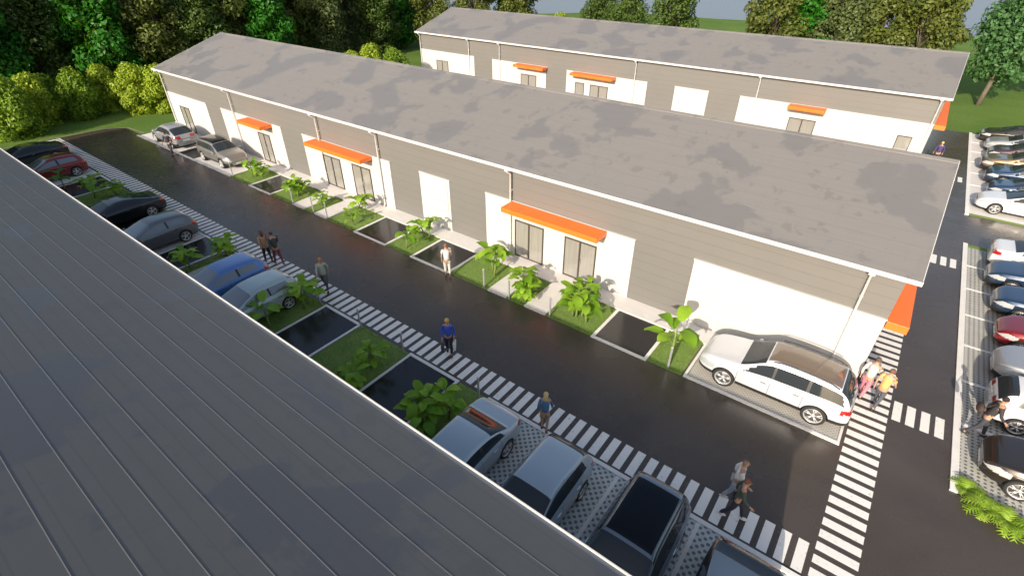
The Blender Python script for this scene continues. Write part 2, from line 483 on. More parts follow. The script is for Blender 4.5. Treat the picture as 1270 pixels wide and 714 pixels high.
flat('parking_bay', 0.010, M['bay_dark'], [(-43.4, -40.9, 14.98, 17.2), (-33.0, -30.75, 15.0, 17.2), (-22.2, -19.85, 15.0, 17.2), (-17.7, -15.3, 15.0, 17.2),
     (-7.1, -4.95, 15.0, 17.2), (-42.85, -40.05, 4.2, 9.62), (-36.5, -30.5, 4.2, 9.62), (-28.35, -26.0, 4.2, 9.62), (-17.6, -15.4, 4.2, 9.62), (-12.25, -9.85, 4.2, 9.62)])
flat('parking_bay', 0.011, M['paver_lattice'], [(-8.35, 1.8, 4.2, 9.62)])
flat('parking_bay', 0.012, M['concrete'], [(-53.0, -43.3, 4.2, 9.62), (-30.5, -28.5, 4.2, 9.62), (-25.3, -20.4, 4.2, 9.62), (-50.3, -43.6, 15.1, 17.2), (-40.9, -35.7, 15.1, 17.2)])
flat('parking_bay', 0.011, M['paver_fine'], [(-3.22, 1.78, 15.05, 17.2)])
flat('parking_lot', 0.012, M['paver_grid'], [(4.95, 13.0, 15.2, 33.35)])
flat('parking_lot', 0.012, M['concrete'], [(4.95, 13.0, 38.5, 57.5)])
# white border lines and kerbs
mb = MB()
def border(x0, x1, y0, y1, t=0.13, front=True, back=True):
    mb.box(x0 - t, x0, y0, y1, 0, 0.045); mb.box(x1, x1 + t, y0, y1, 0, 0.045)
    if front: mb.box(x0 - t, x1 + t, y0 - t, y0, 0, 0.048)
for x0, x1 in ((-33.02, -30.73), (-22.2, -19.85), (-17.7, -15.27), (-7.1, -4.93)): border(x0, x1, 15.0, 17.2)
mb.box(-50.4, -35.6, 14.95, 15.1, 0, 0.05); mb.box(-43.6, -43.45, 15.1, 17.2, 0, 0.05); mb.box(-40.95, -40.82, 15.1, 17.2, 0, 0.05)
mb.box(-3.34, 1.86, 14.93, 15.05, 0, 0.05); mb.box(1.78, 1.86, 15.05, 17.2, 0, 0.05); mb.box(-3.34, -3.24, 15.05, 17.2, 0, 0.05)
for x0, x1 in ((-42.9, -40.05), (-28.38, -25.98), (-17.7, -15.3), (-12.34, -9.78)):     # near row
    mb.box(x0, x0 + .1, 4.2, 9.62, 0, 0.045); mb.box(x1 - .1, x1, 4.2, 9.62, 0, 0.045); mb.box(x0, x1, 9.62, 9.74, 0, 0.048)
mb.box(-43.3, -43.2, 4.2, 9.62, 0, 0.045); mb.box(-51.05, -50.95, 4.2, 9.62, 0.0, 0.03)
mb.box(-36.75, -36.6, 8.6, 9.62, 0, .045); mb.box(-36.75, -35.3, 9.62, 9.74, 0, .048); mb.box(-35.05, -34.95, 4.2, 9.6, 0, .03)
for x0 in (-5.86, -3.3, -0.82): mb.box(x0, x0 + 0.11, 4.2, 9.62, 0, 0.03)
mb.box(-8.4, 1.85, 9.62, 9.76, 0, 0.048); mb.box(-25.3, -20.4, 9.62, 9.74, 0, 0.045); mb.box(-53, -43.2, 9.62, 9.72, 0, 0.03); mb.box(-30.5, -28.4, 9.62, 9.72, 0, 0.03)
struct('kerb', mb, M['kerb'])
mb = MB()
mb.box(4.75, 4.95, 15.1, 33.75, 0, 0.06); mb.box(4.75, 4.95, 38.15, 57.6, 0, 0.06)
for y in (18.4, 20.93, 23.46, 25.99, 28.52, 31.05): mb.box(4.95, 13.0, y - .05, y + .05, 0, 0.03)
for y in (41.2, 43.9, 46.6, 49.3, 52.0, 54.7): mb.box(4.95, 13.0, y - .05, y + .05, 0, 0.03)
struct('kerb', mb, M['kerb'])
mb = MB()
mb.box(-50.3, 1.85, 17.22, 18.26, 0, 0.07)
for x0, x1 in ((-28.22, -27.02), (-26.03, -24.82), (-12.72, -11.64), (-10.64, -9.52)): mb.box(x0, x1, 14.93, 17.218, 0, 0.07)
struct('pavement', mb, M['concrete'])
mb = MB(); mb.box(-48.2, 1.85, 44.3, 45.4, 0, 0.07); mb.box(-50, 1.8, 30.0, 31.3, 0, .07); mb.box(-52, 1.85, 3.0, 4.2, 0, 0.07)
struct('pavement', mb, M['concrete'])
# pale kerb curving along the west end of the road
mb = MB(); pts = [(-55.3, 4), (-55.0, 10), (-54.6, 14), (-53.4, 15.4), (-50.6, 15.6)]
for (xa, ya), (xb, yb) in zip(pts, pts[1:]):
    dx, dy = xb - xa, yb - ya; L = math.hypot(dx, dy); nx, ny = -dy / L * .06, dx / L * .06
    mb.add([(xa - nx, ya - ny, .03), (xb - nx, yb - ny, .03), (xb + nx, yb + ny, .03), (xa + nx, ya + ny, .03)], [(0, 1, 2, 3)])
mb2 = MB(); mb2.add([(-54.9, 14.2, 0.006), (-53.6, 15.3, 0.006), (-50.4, 15.3, 0.006), (-50.4, 31.0, 0.006), (-54.9, 31, 0.006)], [(0, 1, 2, 3, 4)])
struct('grass_verge', mb2, M['grass'])
struct('kerb', mb, mat_concrete('earthy_kerb', (0.26, 0.25, 0.17)))
mb = MB(); mb.rect(-54.9, -48.3, 31.0, 57.7, 0.006); struct('grass_verge', mb, M['grass'])

# ------------------------------------------------------------------ halls
def hall(name, label, xl, xr, yf, yb, sides, roofmat, seams=0.0, panels=(), windows=(), canopies=(), pipes=(), wall_y=0.35, ze=4.83, zr=6.77, over=0.32):
    """yf: y of the front gutter line, front faces -y; mirrored for the near hall"""
    root = empty(name, ((xl + xr) / 2, (yf + yb) / 2, 0))
    tag(root, label, 'warehouse', 'long gabled halls with orange canopies')
    ox, oy = root.location.x, root.location.y
    ym = (yf + yb) / 2; wf = yf + wall_y; wb = yb - wall_y
    zs = ze - 0.02
    def B(mb, nm, mat, parent=root):
        mb.v = [(x - ox, y - oy, z) for x, y, z in mb.v]
        return mb.build(nm, mat, parent)
    # gable-ended wall body
    k = (zr - ze) / (ym - yf)
    zt = ze + k * wall_y - 0.12
    mb = MB(); mb.prism([(wf, 0), (wb, 0), (wb, zt), (ym, zr - 0.12), (wf, zt)], xl + over, xr - over)
    B(mb, 'wall', M['cladding'])
    # roof slabs
    t = 0.1
    mb = MB(); mb.prism([(yf, ze - t), (ym, zr - t), (yb, ze - t), (yb, ze), (ym, zr), (yf, ze)], xl, xr)
    if seams:
        n = int((ym - yf) / seams); nl = math.hypot(k, 1)
        for s in (1, -1):
            for i in range(1, n + 1):
                yy = yf + 0.15 + i * seams
                if yy > ym - 0.1: break
                z = ze + k * (yy - yf); y_ = yy if s == 1 else 2 * ym - yy
                mb.prism([(y_ - .007, z - .004), (y_ + .007, z - .004), (y_ + .007, z + .0035), (y_ - .007, z + .0035)], xl + .01, xr - .01, 1)
    B(mb, 'roof', [roofmat, M['seam']])
    mb = MB()
    mb.prism([(ym - .16, zr - .02 - .16 * k), (ym + .16, zr - .02 - .16 * k), (ym + .16, zr + .02 - .16 * k), (ym, zr + .035), (ym - .16, zr + .02 - .16 * k)], xl - .005, xr + .005)
    B(mb, 'ridge_cap', roofmat)
    # gutters
    for s, y in ((-1, yf), (1, yb)):
        mb = MB(); a, b = (y - .11, y) if s == -1 else (y, y + .11)
        mb.box(xl - .03, xr + .03, a, b, ze - .13, ze - .10)
        mb.box(xl - .03, xr + .03, *((a, a + .02) if s == -1 else (b - .02, b)), ze - .099, ze + .02)
        mb.box(xl - .03, xl - .01, a + .021, b - .002, ze - .099, ze + .015); mb.box(xr + .01, xr + .03, a + .021, b - .002, ze - .099, ze + .015)
        mb.box(xl - .01, xr + .01, a + .022, b - .004, ze - .098, ze - .05, 1)
        B(mb, 'gutter', [M['gutter'], M['gutter_inside']])
    # verge boards
    for x0, x1 in ((xl - .025, xl - .002), (xr + .002, xr + .025)):
        mb = MB(); mb.prism([(yf, ze - .14), (ym, zr - .14), (yb, ze - .14), (yb, ze + .01), (ym, zr + .01), (yf, ze + .01)], x0, x1)
        B(mb, 'verge_board', M['gutter'])
    for (x0, x1, z1) in panels:
        mb = MB(); mb.box(x0, x1, wf - .06, wf - .002, 0.07, z1)
        mb.box(x0 - .03, x1 + .03, wf - .09, wf - .001, z1, z1 + .04)
        B(mb, 'wall_panel', M['white'])
    for (x0, x1, z0, z1, kind) in windows:
        y = wf - .062; mb = MB(); f = 0.055
        mb.box(x0, x0 + f, y - .05, y, z0, z1); mb.box(x1 - f, x1, y - .05, y, z0, z1)
        mb.box(x0 + f, x1 - f, y - .05, y, z1 - f, z1); mb.box(x0 + f, x1 - f, y - .05, y, z0, z0 + f)
        xm = (x0 + x1) / 2
        if x1 - x0 > 1.2: mb.box(xm - .04, xm + .04, y - .055, y, z0 + f, z1 - f)
        fr = B(mb, kind, M['frame'])
        mb = MB(); mb.box(x0 + f, x1 - f, y - .02, y - .003, z0 + f, z1 - f)
        B(mb, 'glass', M['winglass'], fr)
        if kind == 'door':
            mb = MB(); mb.box(xm + .07, xm + .09, y - .10, y - .055, 0.95, 1.25); B(mb, 'handle', M['chrome'], fr)
    for (x0, x1) in canopies:
        mb = MB(); mb.box(x0, x1, wf - .96, wf - .092, 2.80, 3.03)
        c = B(mb, 'canopy', M['orange'])
        bv = c.modifiers.new('bevel', 'BEVEL'); bv.width = 0.012; bv.segments = 2
        mb = MB(); mb.box(x0 - .01, x1 + .01, wf - .09, wf - .061, 3.00, 3.06)
        B(mb, 'flashing', M['gutter'], c)
    for x in pipes:
        y = wf - .16; mb = MB()
        mb.tube([(x, yf - .065, ze - .12), (x, yf - .055, ze - .24), (x, y, ze - .42), (x, y, 0.25), (x, y - .1, .1)], .045, 10)
        for z in (0.9, 2.3, 3.6): mb.box(x - .06, x + .06, y + .04, wf - .003, z - .02, z + .02)
        mb.box(x - .09, x + .09, yf - .15, yf + .02, ze - .2, ze - .131)
        B(mb, 'downpipe', M['pipe'])
    return root, B, wf
M['seam'] = plain('seam_metal', (0.13, 0.13, 0.135), 0.55)

r1, B1, wf1 = hall('warehouse', 'middle long hall with pale grey roof facing the inner road', -50.3, 2.12, 17.9, 30.5, 1, M['roof'],
    panels=[(-49.95, -43.45, 3.0), (-41.2, -33.35, 3.0), (-30.9, -22.5, 3.0), (-20.1, -17.9, 3.0), (-15.42, -7.28, 3.0), (-4.72, 1.78, 3.0)],
    windows=[(-48.3, -46.75, .08, 2.12, 'door'), (-36.5, -35.05, .08, 2.14, 'door'), (-28.9, -27.22, .12, 2.12, 'window'), (-26.05, -24.35, .08, 2.14, 'door'),
             (-13.55, -11.85, .12, 2.12, 'window'), (-10.67, -9.0, .08, 2.12, 'door')],
    canopies=[(-37.3, -34.4), (-29.4, -24.0), (-13.75, -8.6)], pipes=[-49.85, -39.2, -28.9, -23.3, -13.78, 0.85])
# gable canopy and sectional gate of hall 1
mb = MB(); mb.box(1.81, 2.43, 18.12, 29.6, 2.74, 3.03); c = B1(mb, 'canopy', M['orange'])
bv = c.modifiers.new('bevel', 'BEVEL'); bv.width = 0.012; bv.segments = 2
def gate(B, x0, x1, y, z1, n):
    mb = MB()
    h = (z1 - .12) / n
    for i in range(n): mb.box(x0, x1, y - .035, y, .09 + i * h, .09 + (i + 1) * h - .012)
    return B(mb, 'gate', M['white'])
gate(B1, -19.95, -18.05, wf1 - .062, 2.85, 5)
gate(B1, -4.1, 1.2, wf1 - .062, 2.7, 5)

r2, B2, wf2 = hall('warehouse', 'farthest long hall beyond the middle hall with trees behind it', -48.1, 2.12, 45.2, 57.8, 1, M['roof'],
    panels=[(-47.75, -39.55, 3.0), (-37.0, -30.1, 3.0), (-27.7, -19.3, 3.0), (-16.72, -13.8, 3.0), (-11.2, 1.76, 3.0)],
    windows=[(-45.25, -43.45, .9, 2.1, 'window'), (-33.2, -31.25, .08, 2.06, 'door'), (-26.65, -25.65, .12, 2.08, 'window'), (-25.0, -23.1, .08, 2.06, 'door'),
             (-7.2, -5.3, .08, 2.03, 'door'), (0.02, 0.92, .12, 2.0, 'window')],
    canopies=[(-33.6, -29.95), (-26.85, -22.35), (-7.4, -4.85)], pipes=[-47.6, -40.2, -35.95, -20.5, -9.96, 1.6], wall_y=0.3)
mb = MB(); mb.box(1.81, 2.43, 45.4, 57.0, 2.74, 3.03); c = B2(mb, 'canopy', M['orange'])
gate(B2, -16.5, -14.0, wf2 - .062, 2.85, 5)

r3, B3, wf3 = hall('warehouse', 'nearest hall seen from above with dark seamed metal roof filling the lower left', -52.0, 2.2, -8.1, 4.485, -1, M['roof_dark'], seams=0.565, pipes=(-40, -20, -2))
# small vent stack on the ridge of the near hall (its shadow falls on the road)
st = empty('vent_stack', (0.92, -1.8, 6.8)); tag(st, 'small square vent stack on the ridge of the nearest dark roof', 'vent')
mb = MB(); mb.box(-.17, .17, -.2, .2, -.15, .33); mb.build('shaft', M['pipe'], st)
mb = MB(); mb.box(-.22, .22, -.26, .26, .335, .38); mb.build('cap', M['gutter'], st)

# ------------------------------------------------------------------ small posts at the beds
def make_post():
    o = empty('marker_post'); mb = MB(); mb.box(-.035, .035, -.02, .02, 0, 1.0); mb.build('post', M['post'], o)
    mb = MB(); mb.box(-.045, .045, -.03, .03, 1.0, 1.02); mb.build('cap', M['gutter'], o)
    return reg(o)
PO = make_post()
posts = [(-28.17, 14.98, 'slim grey marker post at the left edge of the first pale path'), (-26.09, 14.98, 'slim grey marker post between the two narrow paths of the far group'),
    (-24.75, 14.98, 'slim grey marker post right of the second far path'), (-12.96, 14.98, 'slim grey marker post on the lawn left of the wide double path'),
    (-11.5, 14.98, 'slim grey marker post before the middle bed between two near paths'), (-9.3, 14.98, 'slim grey marker post at the corner of the big bushy planting'),
    (-35.3, 15.05, 'slim grey marker post beside the greige estate car'), (-3.95, 15.0, 'slim grey marker post on the narrow lawn beside the big white car'),
    (-15.1, 9.55, 'slim grey marker post at the left front corner of the wide near lawn'), (-12.55, 9.55, 'slim grey marker post at the right front corner of the wide near lawn'),
    (-8.65, 9.5, 'slim grey marker post by the boot of the silver saloon'), (-17.95, 9.6, 'slim grey marker post right of the pale blue hatchback lawn')]
for i, (x, y, l) in enumerate(posts):
    o = PO if i == 0 else copy_tree(PO, (0, 0, 0))
    o.location = (x, y, 0.03); tag(o, l, 'post', 'marker posts at the planted beds')

# ------------------------------------------------------------------ cars
def interp(pts, x):
    if x <= pts[0][0]: return pts[0][1]
    for (a, b), (c, d_) in zip(pts, pts[1:]):
        if x <= c:
            t = (x - a) / (c - a); t = t * t * (3 - 2 * t) if False else t
            return b + (d_ - b) * t
    return pts[-1][1]
def smooth_pts(pts, it=3):
    for _ in range(it):
        q = [pts[0]]
        for a, b in zip(pts, pts[1:]):
            q.append((a[0] * .75 + b[0] * .25, a[1] * .75 + b[1] * .25)); q.append((a[0] * .25 + b[0] * .75, a[1] * .25 + b[1] * .75))
        q.append(pts[-1]); pts = q
    return pts
def chaikin(loop, it=2):
    for _ in range(it):
        q = []
        n = len(loop)
        for i in range(n):
            a, b = loop[i], loop[(i + 1) % n]
            q.append((a[0] * .78 + b[0] * .22, a[1] * .78 + b[1] * .22)); q.append((a[0] * .22 + b[0] * .78, a[1] * .22 + b[1] * .78))
        loop = q
    return loop
def make_wheel_meshes(rw, ww):
    mb = MB()
    mb.lathe([(rw * .73, -ww / 2 + .01), (rw * .77, -ww / 2), (rw * .93, -ww / 2), (rw * .99, -ww / 2 + .03), (rw, 0), (rw * .99, ww / 2 - .03), (rw * .93, ww / 2), (rw * .77, ww / 2), (rw * .73, ww / 2 - .01), (rw * .73, 0), (rw * .73, -ww / 2 + .01)], n=36)
    ty = mb.mesh('tyre', M['rubber'])
    mb = MB()
    ro = rw * .74
    mb.lathe([(ro, -.04), (ro, ww / 2 - .005), (ro * .95, ww / 2 - .005), (ro * .9, ww / 2 - .03), (ro * .9, -.04), (ro, -.04)], n=36)
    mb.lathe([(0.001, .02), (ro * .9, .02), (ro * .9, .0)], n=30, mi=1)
    mb.lathe([(0.001, ww / 2 - .012), (ro * .2, ww / 2 - .014), (ro * .23, ww / 2 - .04), (ro * .23, .02)], n=20)
    for k in range(5):
        a = 2 * math.pi * k / 5 + .3
        for da in (-.16, .16):
            c0, s0 = math.cos(a), math.sin(a); c1, s1 = math.cos(a + da), math.sin(a + da)
            p0 = Vector((ro * .15 * c0, ww / 2 - .035, ro * .15 * s0)); p1 = Vector((ro * .93 * c1, ww / 2 - .03, ro * .93 * s1))
            mb.tube([p0, p1], [ro * .075, ro * .06], 6)
    return ty, mb.mesh('rim', [M['alloy'], M['disc']])

def make_car(spec):
    """x forward; built round the origin, wheels on z = 0"""
    L = spec['L']; W = spec['W'] / 2; h2 = L / 2; lo = spec.get('low', .20)
    top = smooth_pts(spec['top'], 2); belt = smooth_pts(spec['belt'], 2)
    rw = spec['rw']; ax = spec['axles']
    xs = []
    n = spec.get('n', 110)
    for i in range(n + 1):
        t = i / n; xs.append(-h2 * math.cos(math.pi * t) * .35 + (-h2 + L * t) * .65)
    for sx in spec['seams']: xs += [sx - .007, sx + .007]
    xs = sorted(xs)
    plan = smooth_pts(spec.get('plan') or [(-h2, W * .86), (-h2 + .25, W * .93), (-h2 + .9, W * .985), (0, W), (h2 - 1.1, W * .985), (h2 - .45, W * .93), (h2 - .12, W * .80), (h2, W * .68)], 2)
    rings = []; info = []
    for x in xs:
        zt = interp(top, x); zb = min(interp(belt, x), zt - .015); wb = interp(plan, x)
        dr = (x + h2) / .28; df = (h2 - x) / .42; s = 1.0
        for q in (dr, df):
            if q < 1: s = min(s, math.sqrt(max(0, 1 - (1 - q) ** 2)))
        zc = .50
        zbb = zc + (zb - zc) * (.72 + .28 * s); ztt = zc + (zt - zc) * (.72 + .28 * s); l = zc + (lo - zc) * (.72 + .28 * s)
        wb = wb * (.90 + .10 * s)
        hg = max(0, ztt - zbb)
        tumb = min(hg, 1.0) * spec.get('tumble', .40)
        w5 = wb * .93 - tumb if hg > .10 else wb * .93 - tumb - (.10 - hg) * .6
        half = [(0, l), (wb * .80, l), (wb * .93, l + .05), (wb * .985, l + .20), (wb, (l + zbb) / 2 + .06), (wb * .992, zbb - .06), (wb * .95, zbb), (w5, zbb + hg * .84), (w5 * .80, zbb + hg * .975), (0, ztt)]
        loop = half + [(-y, z) for y, z in reversed(half[1:-1])]
        rings.append(chaikin(loop, 2)); info.append((zbb, ztt, wb, w5, l))
    m = len(rings[0]); vs = []; fs = []
    for x, rg in zip(xs, rings):
        for y, z in rg: vs.append((x, y, z))
    for i in range(len(xs) - 1):
        for k in range(m):
            a = i * m + k; b = i * m + (k + 1) % m
            fs.append((a, a + m, b + m, b))
    fs.append(tuple(range(m))); fs.append(tuple(reversed(range((len(xs) - 1) * m, len(xs) * m))))
    me = bpy.data.meshes.new('tmp'); me.from_pydata(vs, [], fs); me.update()
    # material masks
    mi = []
    xw0, xw1 = spec['ws']      # windscreen: roof edge, cowl
    xr0, xr1 = spec['rw_glass']    # rear window: lower, upper (x)
    pan = spec.get('panoroof')
    for fi, f in enumerate(fs):
        if fi >= len(fs) - 2: mi.append(5 if fi == 0 else 0); continue
        i = fi // m
        cx = sum(vs[j][0] for j in f) / 4; cy = sum(vs[j][1] for j in f) / 4; cz = sum(vs[j][2] for j in f) / 4
        kk = fi % m; pu = lambda q: q // 4 + (.343, .657, .877, 1.123)[q % 4]
        u = (pu(kk) + pu(kk + 1)) / 2; u = min(u, 18 - u)
        zbb, ztt, wb, w5, l = info[i]; ay = abs(cy); hg = ztt - zbb
        k = 0
        if cz < l + spec.get('sill', .10): k = 5
        roofish = 7.1 < u
        if hg > .03:
            if xw0 < cx < xw1 and roofish: k = 1
            elif xr0 < cx < xr1 and roofish: k = 2
            elif pan and pan[0] < cx < pan[1] and 7.6 < u: k = 4
            elif 6.1 < u < 6.9 and hg > .10:
                # side glass, front edge follows the screen pillar
                fz = (cz - zbb) / max(hg, .01)
                xf = xw1 - .10 - (cz - interp(belt, xw1)) / max(.05, (interp(top, xw0) - interp(belt, xw1))) * (xw1 - xw0)
                zz = interp(top, cx)
                if spec['sg'][0] + (cz - zbb) * spec.get('sgslope', .6) < cx < xf - .02:
                    k = 3
                    for bx in spec['pillars']:
                        if abs(cx - bx) < .045: k = 5
        if k == 0 or k == 5:
            if cx > h2 - .62 and .56 < (cz - .0) / spec.get('hls', 1.0) < .74 and ay > wb * .60 and cz < zbb + .02: k = 7
            elif cx > h2 - .22 and .30 < cz < .60 and ay < wb * .58: k = 9
            elif cx < -h2 + spec.get('tld', .30) and spec.get('tlz', .70) < cz < spec.get('tlz', .70) + .17 and ay > wb * .52: k = 8
        if k == 0 and l + .12 < cz < zbb + .0:
            for sx in spec['seams']:
                if abs(cx - sx) < .006 and sx > -h2 + .9: k = 5
        mi.append(k)
    me.polygons.foreach_set('material_index', mi)
    mats = [PAINT0, M['glass'], M['glass'], M['glass'], spec.get('roofmat', M['panroof']), M['trim'], M['liner'], M['headlight'], M['taillight'], M['trim']]
    for q in mats: me.materials.append(q)
    bm = bmesh.new(); bm.from_mesh(me); bmesh.ops.recalc_face_normals(bm, faces=bm.faces); bm.to_mesh(me); bm.free()
    ob = link(bpy.data.objects.new('tmp', me))
    # wheel arches
    cut = MB()
    for x in ax:
        for s in (1, -1):
            prof = []
            y0, y1 = (W - .30, W + .1) if s == 1 else (-W - .1, -W + .30)
            n_ = 36; ra = rw * 1.10; vv = []; ff = []
            for k in range(n_):
                a = 2 * math.pi * k / n_
                vv.append((x + ra * math.cos(a), y0, rw + .02 + ra * math.sin(a))); vv.append((x + ra * math.cos(a), y1, rw + .02 + ra * math.sin(a)))
            for k in range(n_):
                a = 2 * k; b = 2 * ((k + 1) % n_); ff.append((a, a + 1, b + 1, b))
            ff.append(tuple(2 * k for k in reversed(range(n_)))); ff.append(tuple(2 * k + 1 for k in range(n_)))
            cut.add(vv, ff, 6)
    cme = cut.mesh('cut', mats)
    bm = bmesh.new(); bm.from_mesh(cme); bmesh.ops.recalc_face_normals(bm, faces=bm.faces); bm.to_mesh(cme); bm.free()
    cu = link(bpy.data.objects.new('cut', cme))
    bo = ob.modifiers.new('b', 'BOOLEAN'); bo.operation = 'DIFFERENCE'; bo.object = cu; bo.solver = 'EXACT'
    dg = bpy.context.evaluated_depsgraph_get(); dg.update()
    ev = bpy.data.meshes.new_from_object(ob.evaluated_get(dg))
    bpy.data.objects.remove(ob); bpy.data.objects.remove(cu)
    # split by region
    root = empty(spec['name'])
    V = [v.co.copy() for v in ev.vertices]
    groups = {}
    for p_ in ev.polygons:
        k = p_.material_index; c = p_.center
        side = 0
        if k in (3, 7, 8): side = 1 if c.y > 0 else -1
        if k == 3:
            side *= 1 + sum(1 for bx in spec['pillars'] if c.x > bx)
        if k in (0, 5, 6): g = ('body', 0)
        else: g = (k, side)
        groups.setdefault(g, []).append((list(p_.vertices), k))
    names = {1: 'windscreen', 2: 'rear_window', 3: 'side_window', 4: 'glass_roof', 7: 'headlight', 8: 'taillight', 9: 'grille'}
    for g, fl in sorted(groups.items(), key=lambda q: str(q[0])):
        idx = {}; vv = []; ff = []; mm = []
        for f, k in fl:
            for j in f:
                if j not in idx: idx[j] = len(vv); vv.append(V[j])
            ff.append([idx[j] for j in f]); mm.append(k)
        nm = 'body' if g[0] == 'body' else names[g[0]]
        me2 = bpy.data.meshes.new(nm); me2.from_pydata(vv, [], ff)
        if nm == 'body':
            for q in (PAINT0, M['trim'], M['liner']): me2.materials.append(q)
            me2.polygons.foreach_set('material_index', [{0: 0, 5: 1, 6: 2}[k] for k in mm])
        else:
            me2.materials.append(mats[g[0]])
        me2.polygons.foreach_set('use_smooth', [True] * len(ff))
        me2.update()
        try: me2.set_sharp_from_angle(angle=R(38))
        except Exception: pass
        o = link(bpy.data.objects.new(nm, me2)); o.parent = root
    # wheels
    ty, rim = make_wheel_meshes(rw, .22)
    for x in ax:
        for s in (1, -1):
            t = link(bpy.data.objects.new('wheel', ty)); t.parent = root; t.location = (x, s * (W - .125), rw)
            t.rotation_euler = (0, 0, 0 if s == 1 else math.pi)
            q = link(bpy.data.objects.new('rim', rim)); q.parent = t
    # mirrors, handles, plates
    xm = xw1 - .22; zm = interp(belt, xm) + .07
    for s in (1, -1):
        mb = MB(); mb.ellipsoid((xm, s * (W + .07), zm + .02), (.075, .10, .075)); mb.tube([(xm, s * (W - .1), zm - .05), (xm, s * (W + .03), zm)], .02, 6)
        mb.build('door_mirror', PAINT0, root)
        for sx in spec['handles']:
            mb = MB(); zz = interp(belt, sx) - .10; yy = interp(plan, sx) * .995
            mb.box(sx - .09, sx + .09, s * yy - .02, s * yy + .02, zz - .015, zz + .015); mb.build('door_handle', M['trim'] if spec.get('dark_handles') else M['chrome'], root)
    mb = MB(); mb.box(-h2 - .012, -h2 + .06, -.26, .26, spec.get('plz', .55), spec.get('plz', .55) + .11); mb.build('number_plate', M['plate'], root)
    mb = MB(); mb.box(h2 - .06, h2 + .012, -.26, .26, .36, .46); mb.build('number_plate', M['plate'], root)
    for rl in spec.get('rails', ()):
        for s in (1, -1):
            mb = MB(); pts = []
            for i in range(9):
                x = rl[0] + (rl[1] - rl[0]) * i / 8; zt = interp(top, x); zb = interp(belt, x); wv = interp(plan, x)
                pts.append((x, s * (wv * .93 - (zt - zb) * spec.get('tumble', .4) - .0), zb + (zt - zb) * .93 + (.03 if 0 < i < 8 else 0.0)))
            mb.tube(pts, .016, 6); mb.build('roof_rail', M['trim'], root)
    return reg(root)

S = {}
S['suv'] = dict(name='suv', L=4.95, W=1.96, low=.26, rw=.385, axles=(-1.52, 1.45), tumble=.31, sill=.22,
    top=[(-2.475, .98), (-2.40, 1.10), (-2.18, 1.50), (-1.85, 1.70), (-1.0, 1.78), (-.1, 1.77), (.25, 1.70), (1.02, 1.17), (1.5, 1.12), (2.1, 1.03), (2.38, .90), (2.475, .72)],
    belt=[(-2.475, .92), (-2.2, 1.10), (0, 1.02), (1.12, .99), (2.0, .90), (2.475, .66)], ws=(.30, 1.04), rw_glass=(-2.36, -1.96), sg=(-2.22, 0), sgslope=.45, pillars=(-1.10, -.05),
    seams=(-1.05, -.02, 1.05), handles=(-.85, .18), hls=1.08, tlz=.84, panoroof=(-1.95, .29), roofmat=M['brownroof'], rails=((-1.9, .1),), plz=.62, n=150)
S['suv_dark'] = dict(S['suv'], L=4.75, W=1.9, rw=.37, axles=(-1.45, 1.40), name='suv', roofmat=M['panroof'], panoroof=(-1.82, -.02), ws=(.05, .92), n=110,
    top=[(-2.375, .98), (-2.30, 1.15), (-2.12, 1.52), (-1.9, 1.66), (-1.0, 1.69), (-.3, 1.68), (.02, 1.63), (.95, 1.12), (1.5, 1.05), (2.0, .97), (2.28, .86), (2.375, .72)],
    belt=[(-2.375, .92), (-2.2, 1.04), (0, 1.0), (1.12, .98), (2.0, .88), (2.375, .66)], rw_glass=(-2.26, -1.96), sg=(-2.1, 0))
S['hatch'] = dict(name='hatchback', L=4.15, W=1.79, low=.19, rw=.32, axles=(-1.27, 1.30), tumble=.40,
    top=[(-2.075, .92), (-2.0, 1.05), (-1.80, 1.32), (-1.55, 1.43), (-.7, 1.49), (-.25, 1.49), (.08, 1.43), (1.05, 1.00), (1.5, .93), (1.85, .82), (2.0, .72), (2.075, .60)],
    belt=[(-2.075, .88), (-1.8, .98), (0, .93), (1.15, .89), (1.7, .76), (2.075, .55)], ws=(.10, 1.02), rw_glass=(-1.99, -1.62), sg=(-1.60, 0), sgslope=.5, pillars=(-.62,),
    seams=(-1.15, -.15, .98), handles=(-.95, .05), tlz=.78, plz=.60)
S['hatch3'] = dict(S['hatch'], pillars=(-.45,), seams=(-.50, .95), handles=(-.30,), L=4.0, axles=(-1.22, 1.22), W=1.75)
S['hatch3']['top'] = [(x * .964, z * .97) for x, z in S['hatch']['top']]; S['hatch3']['belt'] = [(x * .964, z * .97) for x, z in S['hatch']['belt']]
S['sedan'] = dict(name='saloon', L=4.70, W=1.84, low=.18, rw=.335, axles=(-1.42, 1.42), tumble=.42,
    top=[(-2.35, .88), (-2.28, 1.0), (-1.75, 1.05), (-1.62, 1.06), (-.95, 1.36), (-.35, 1.42), (.15, 1.40), (.42, 1.32), (1.15, .98), (1.6, .93), (2.1, .80), (2.27, .70), (2.35, .58)],
    belt=[(-2.35, .82), (-2.1, .95), (-1.6, .98), (0, .92), (1.15, .88), (2.0, .74), (2.35, .54)], ws=(.40, 1.12), rw_glass=(-1.60, -.90), sg=(-1.42, 0), sgslope=.9, pillars=(-.42,),
    seams=(-1.15, -.25, .88, -1.7), handles=(-.85, .10), tlz=.76, plz=.66)
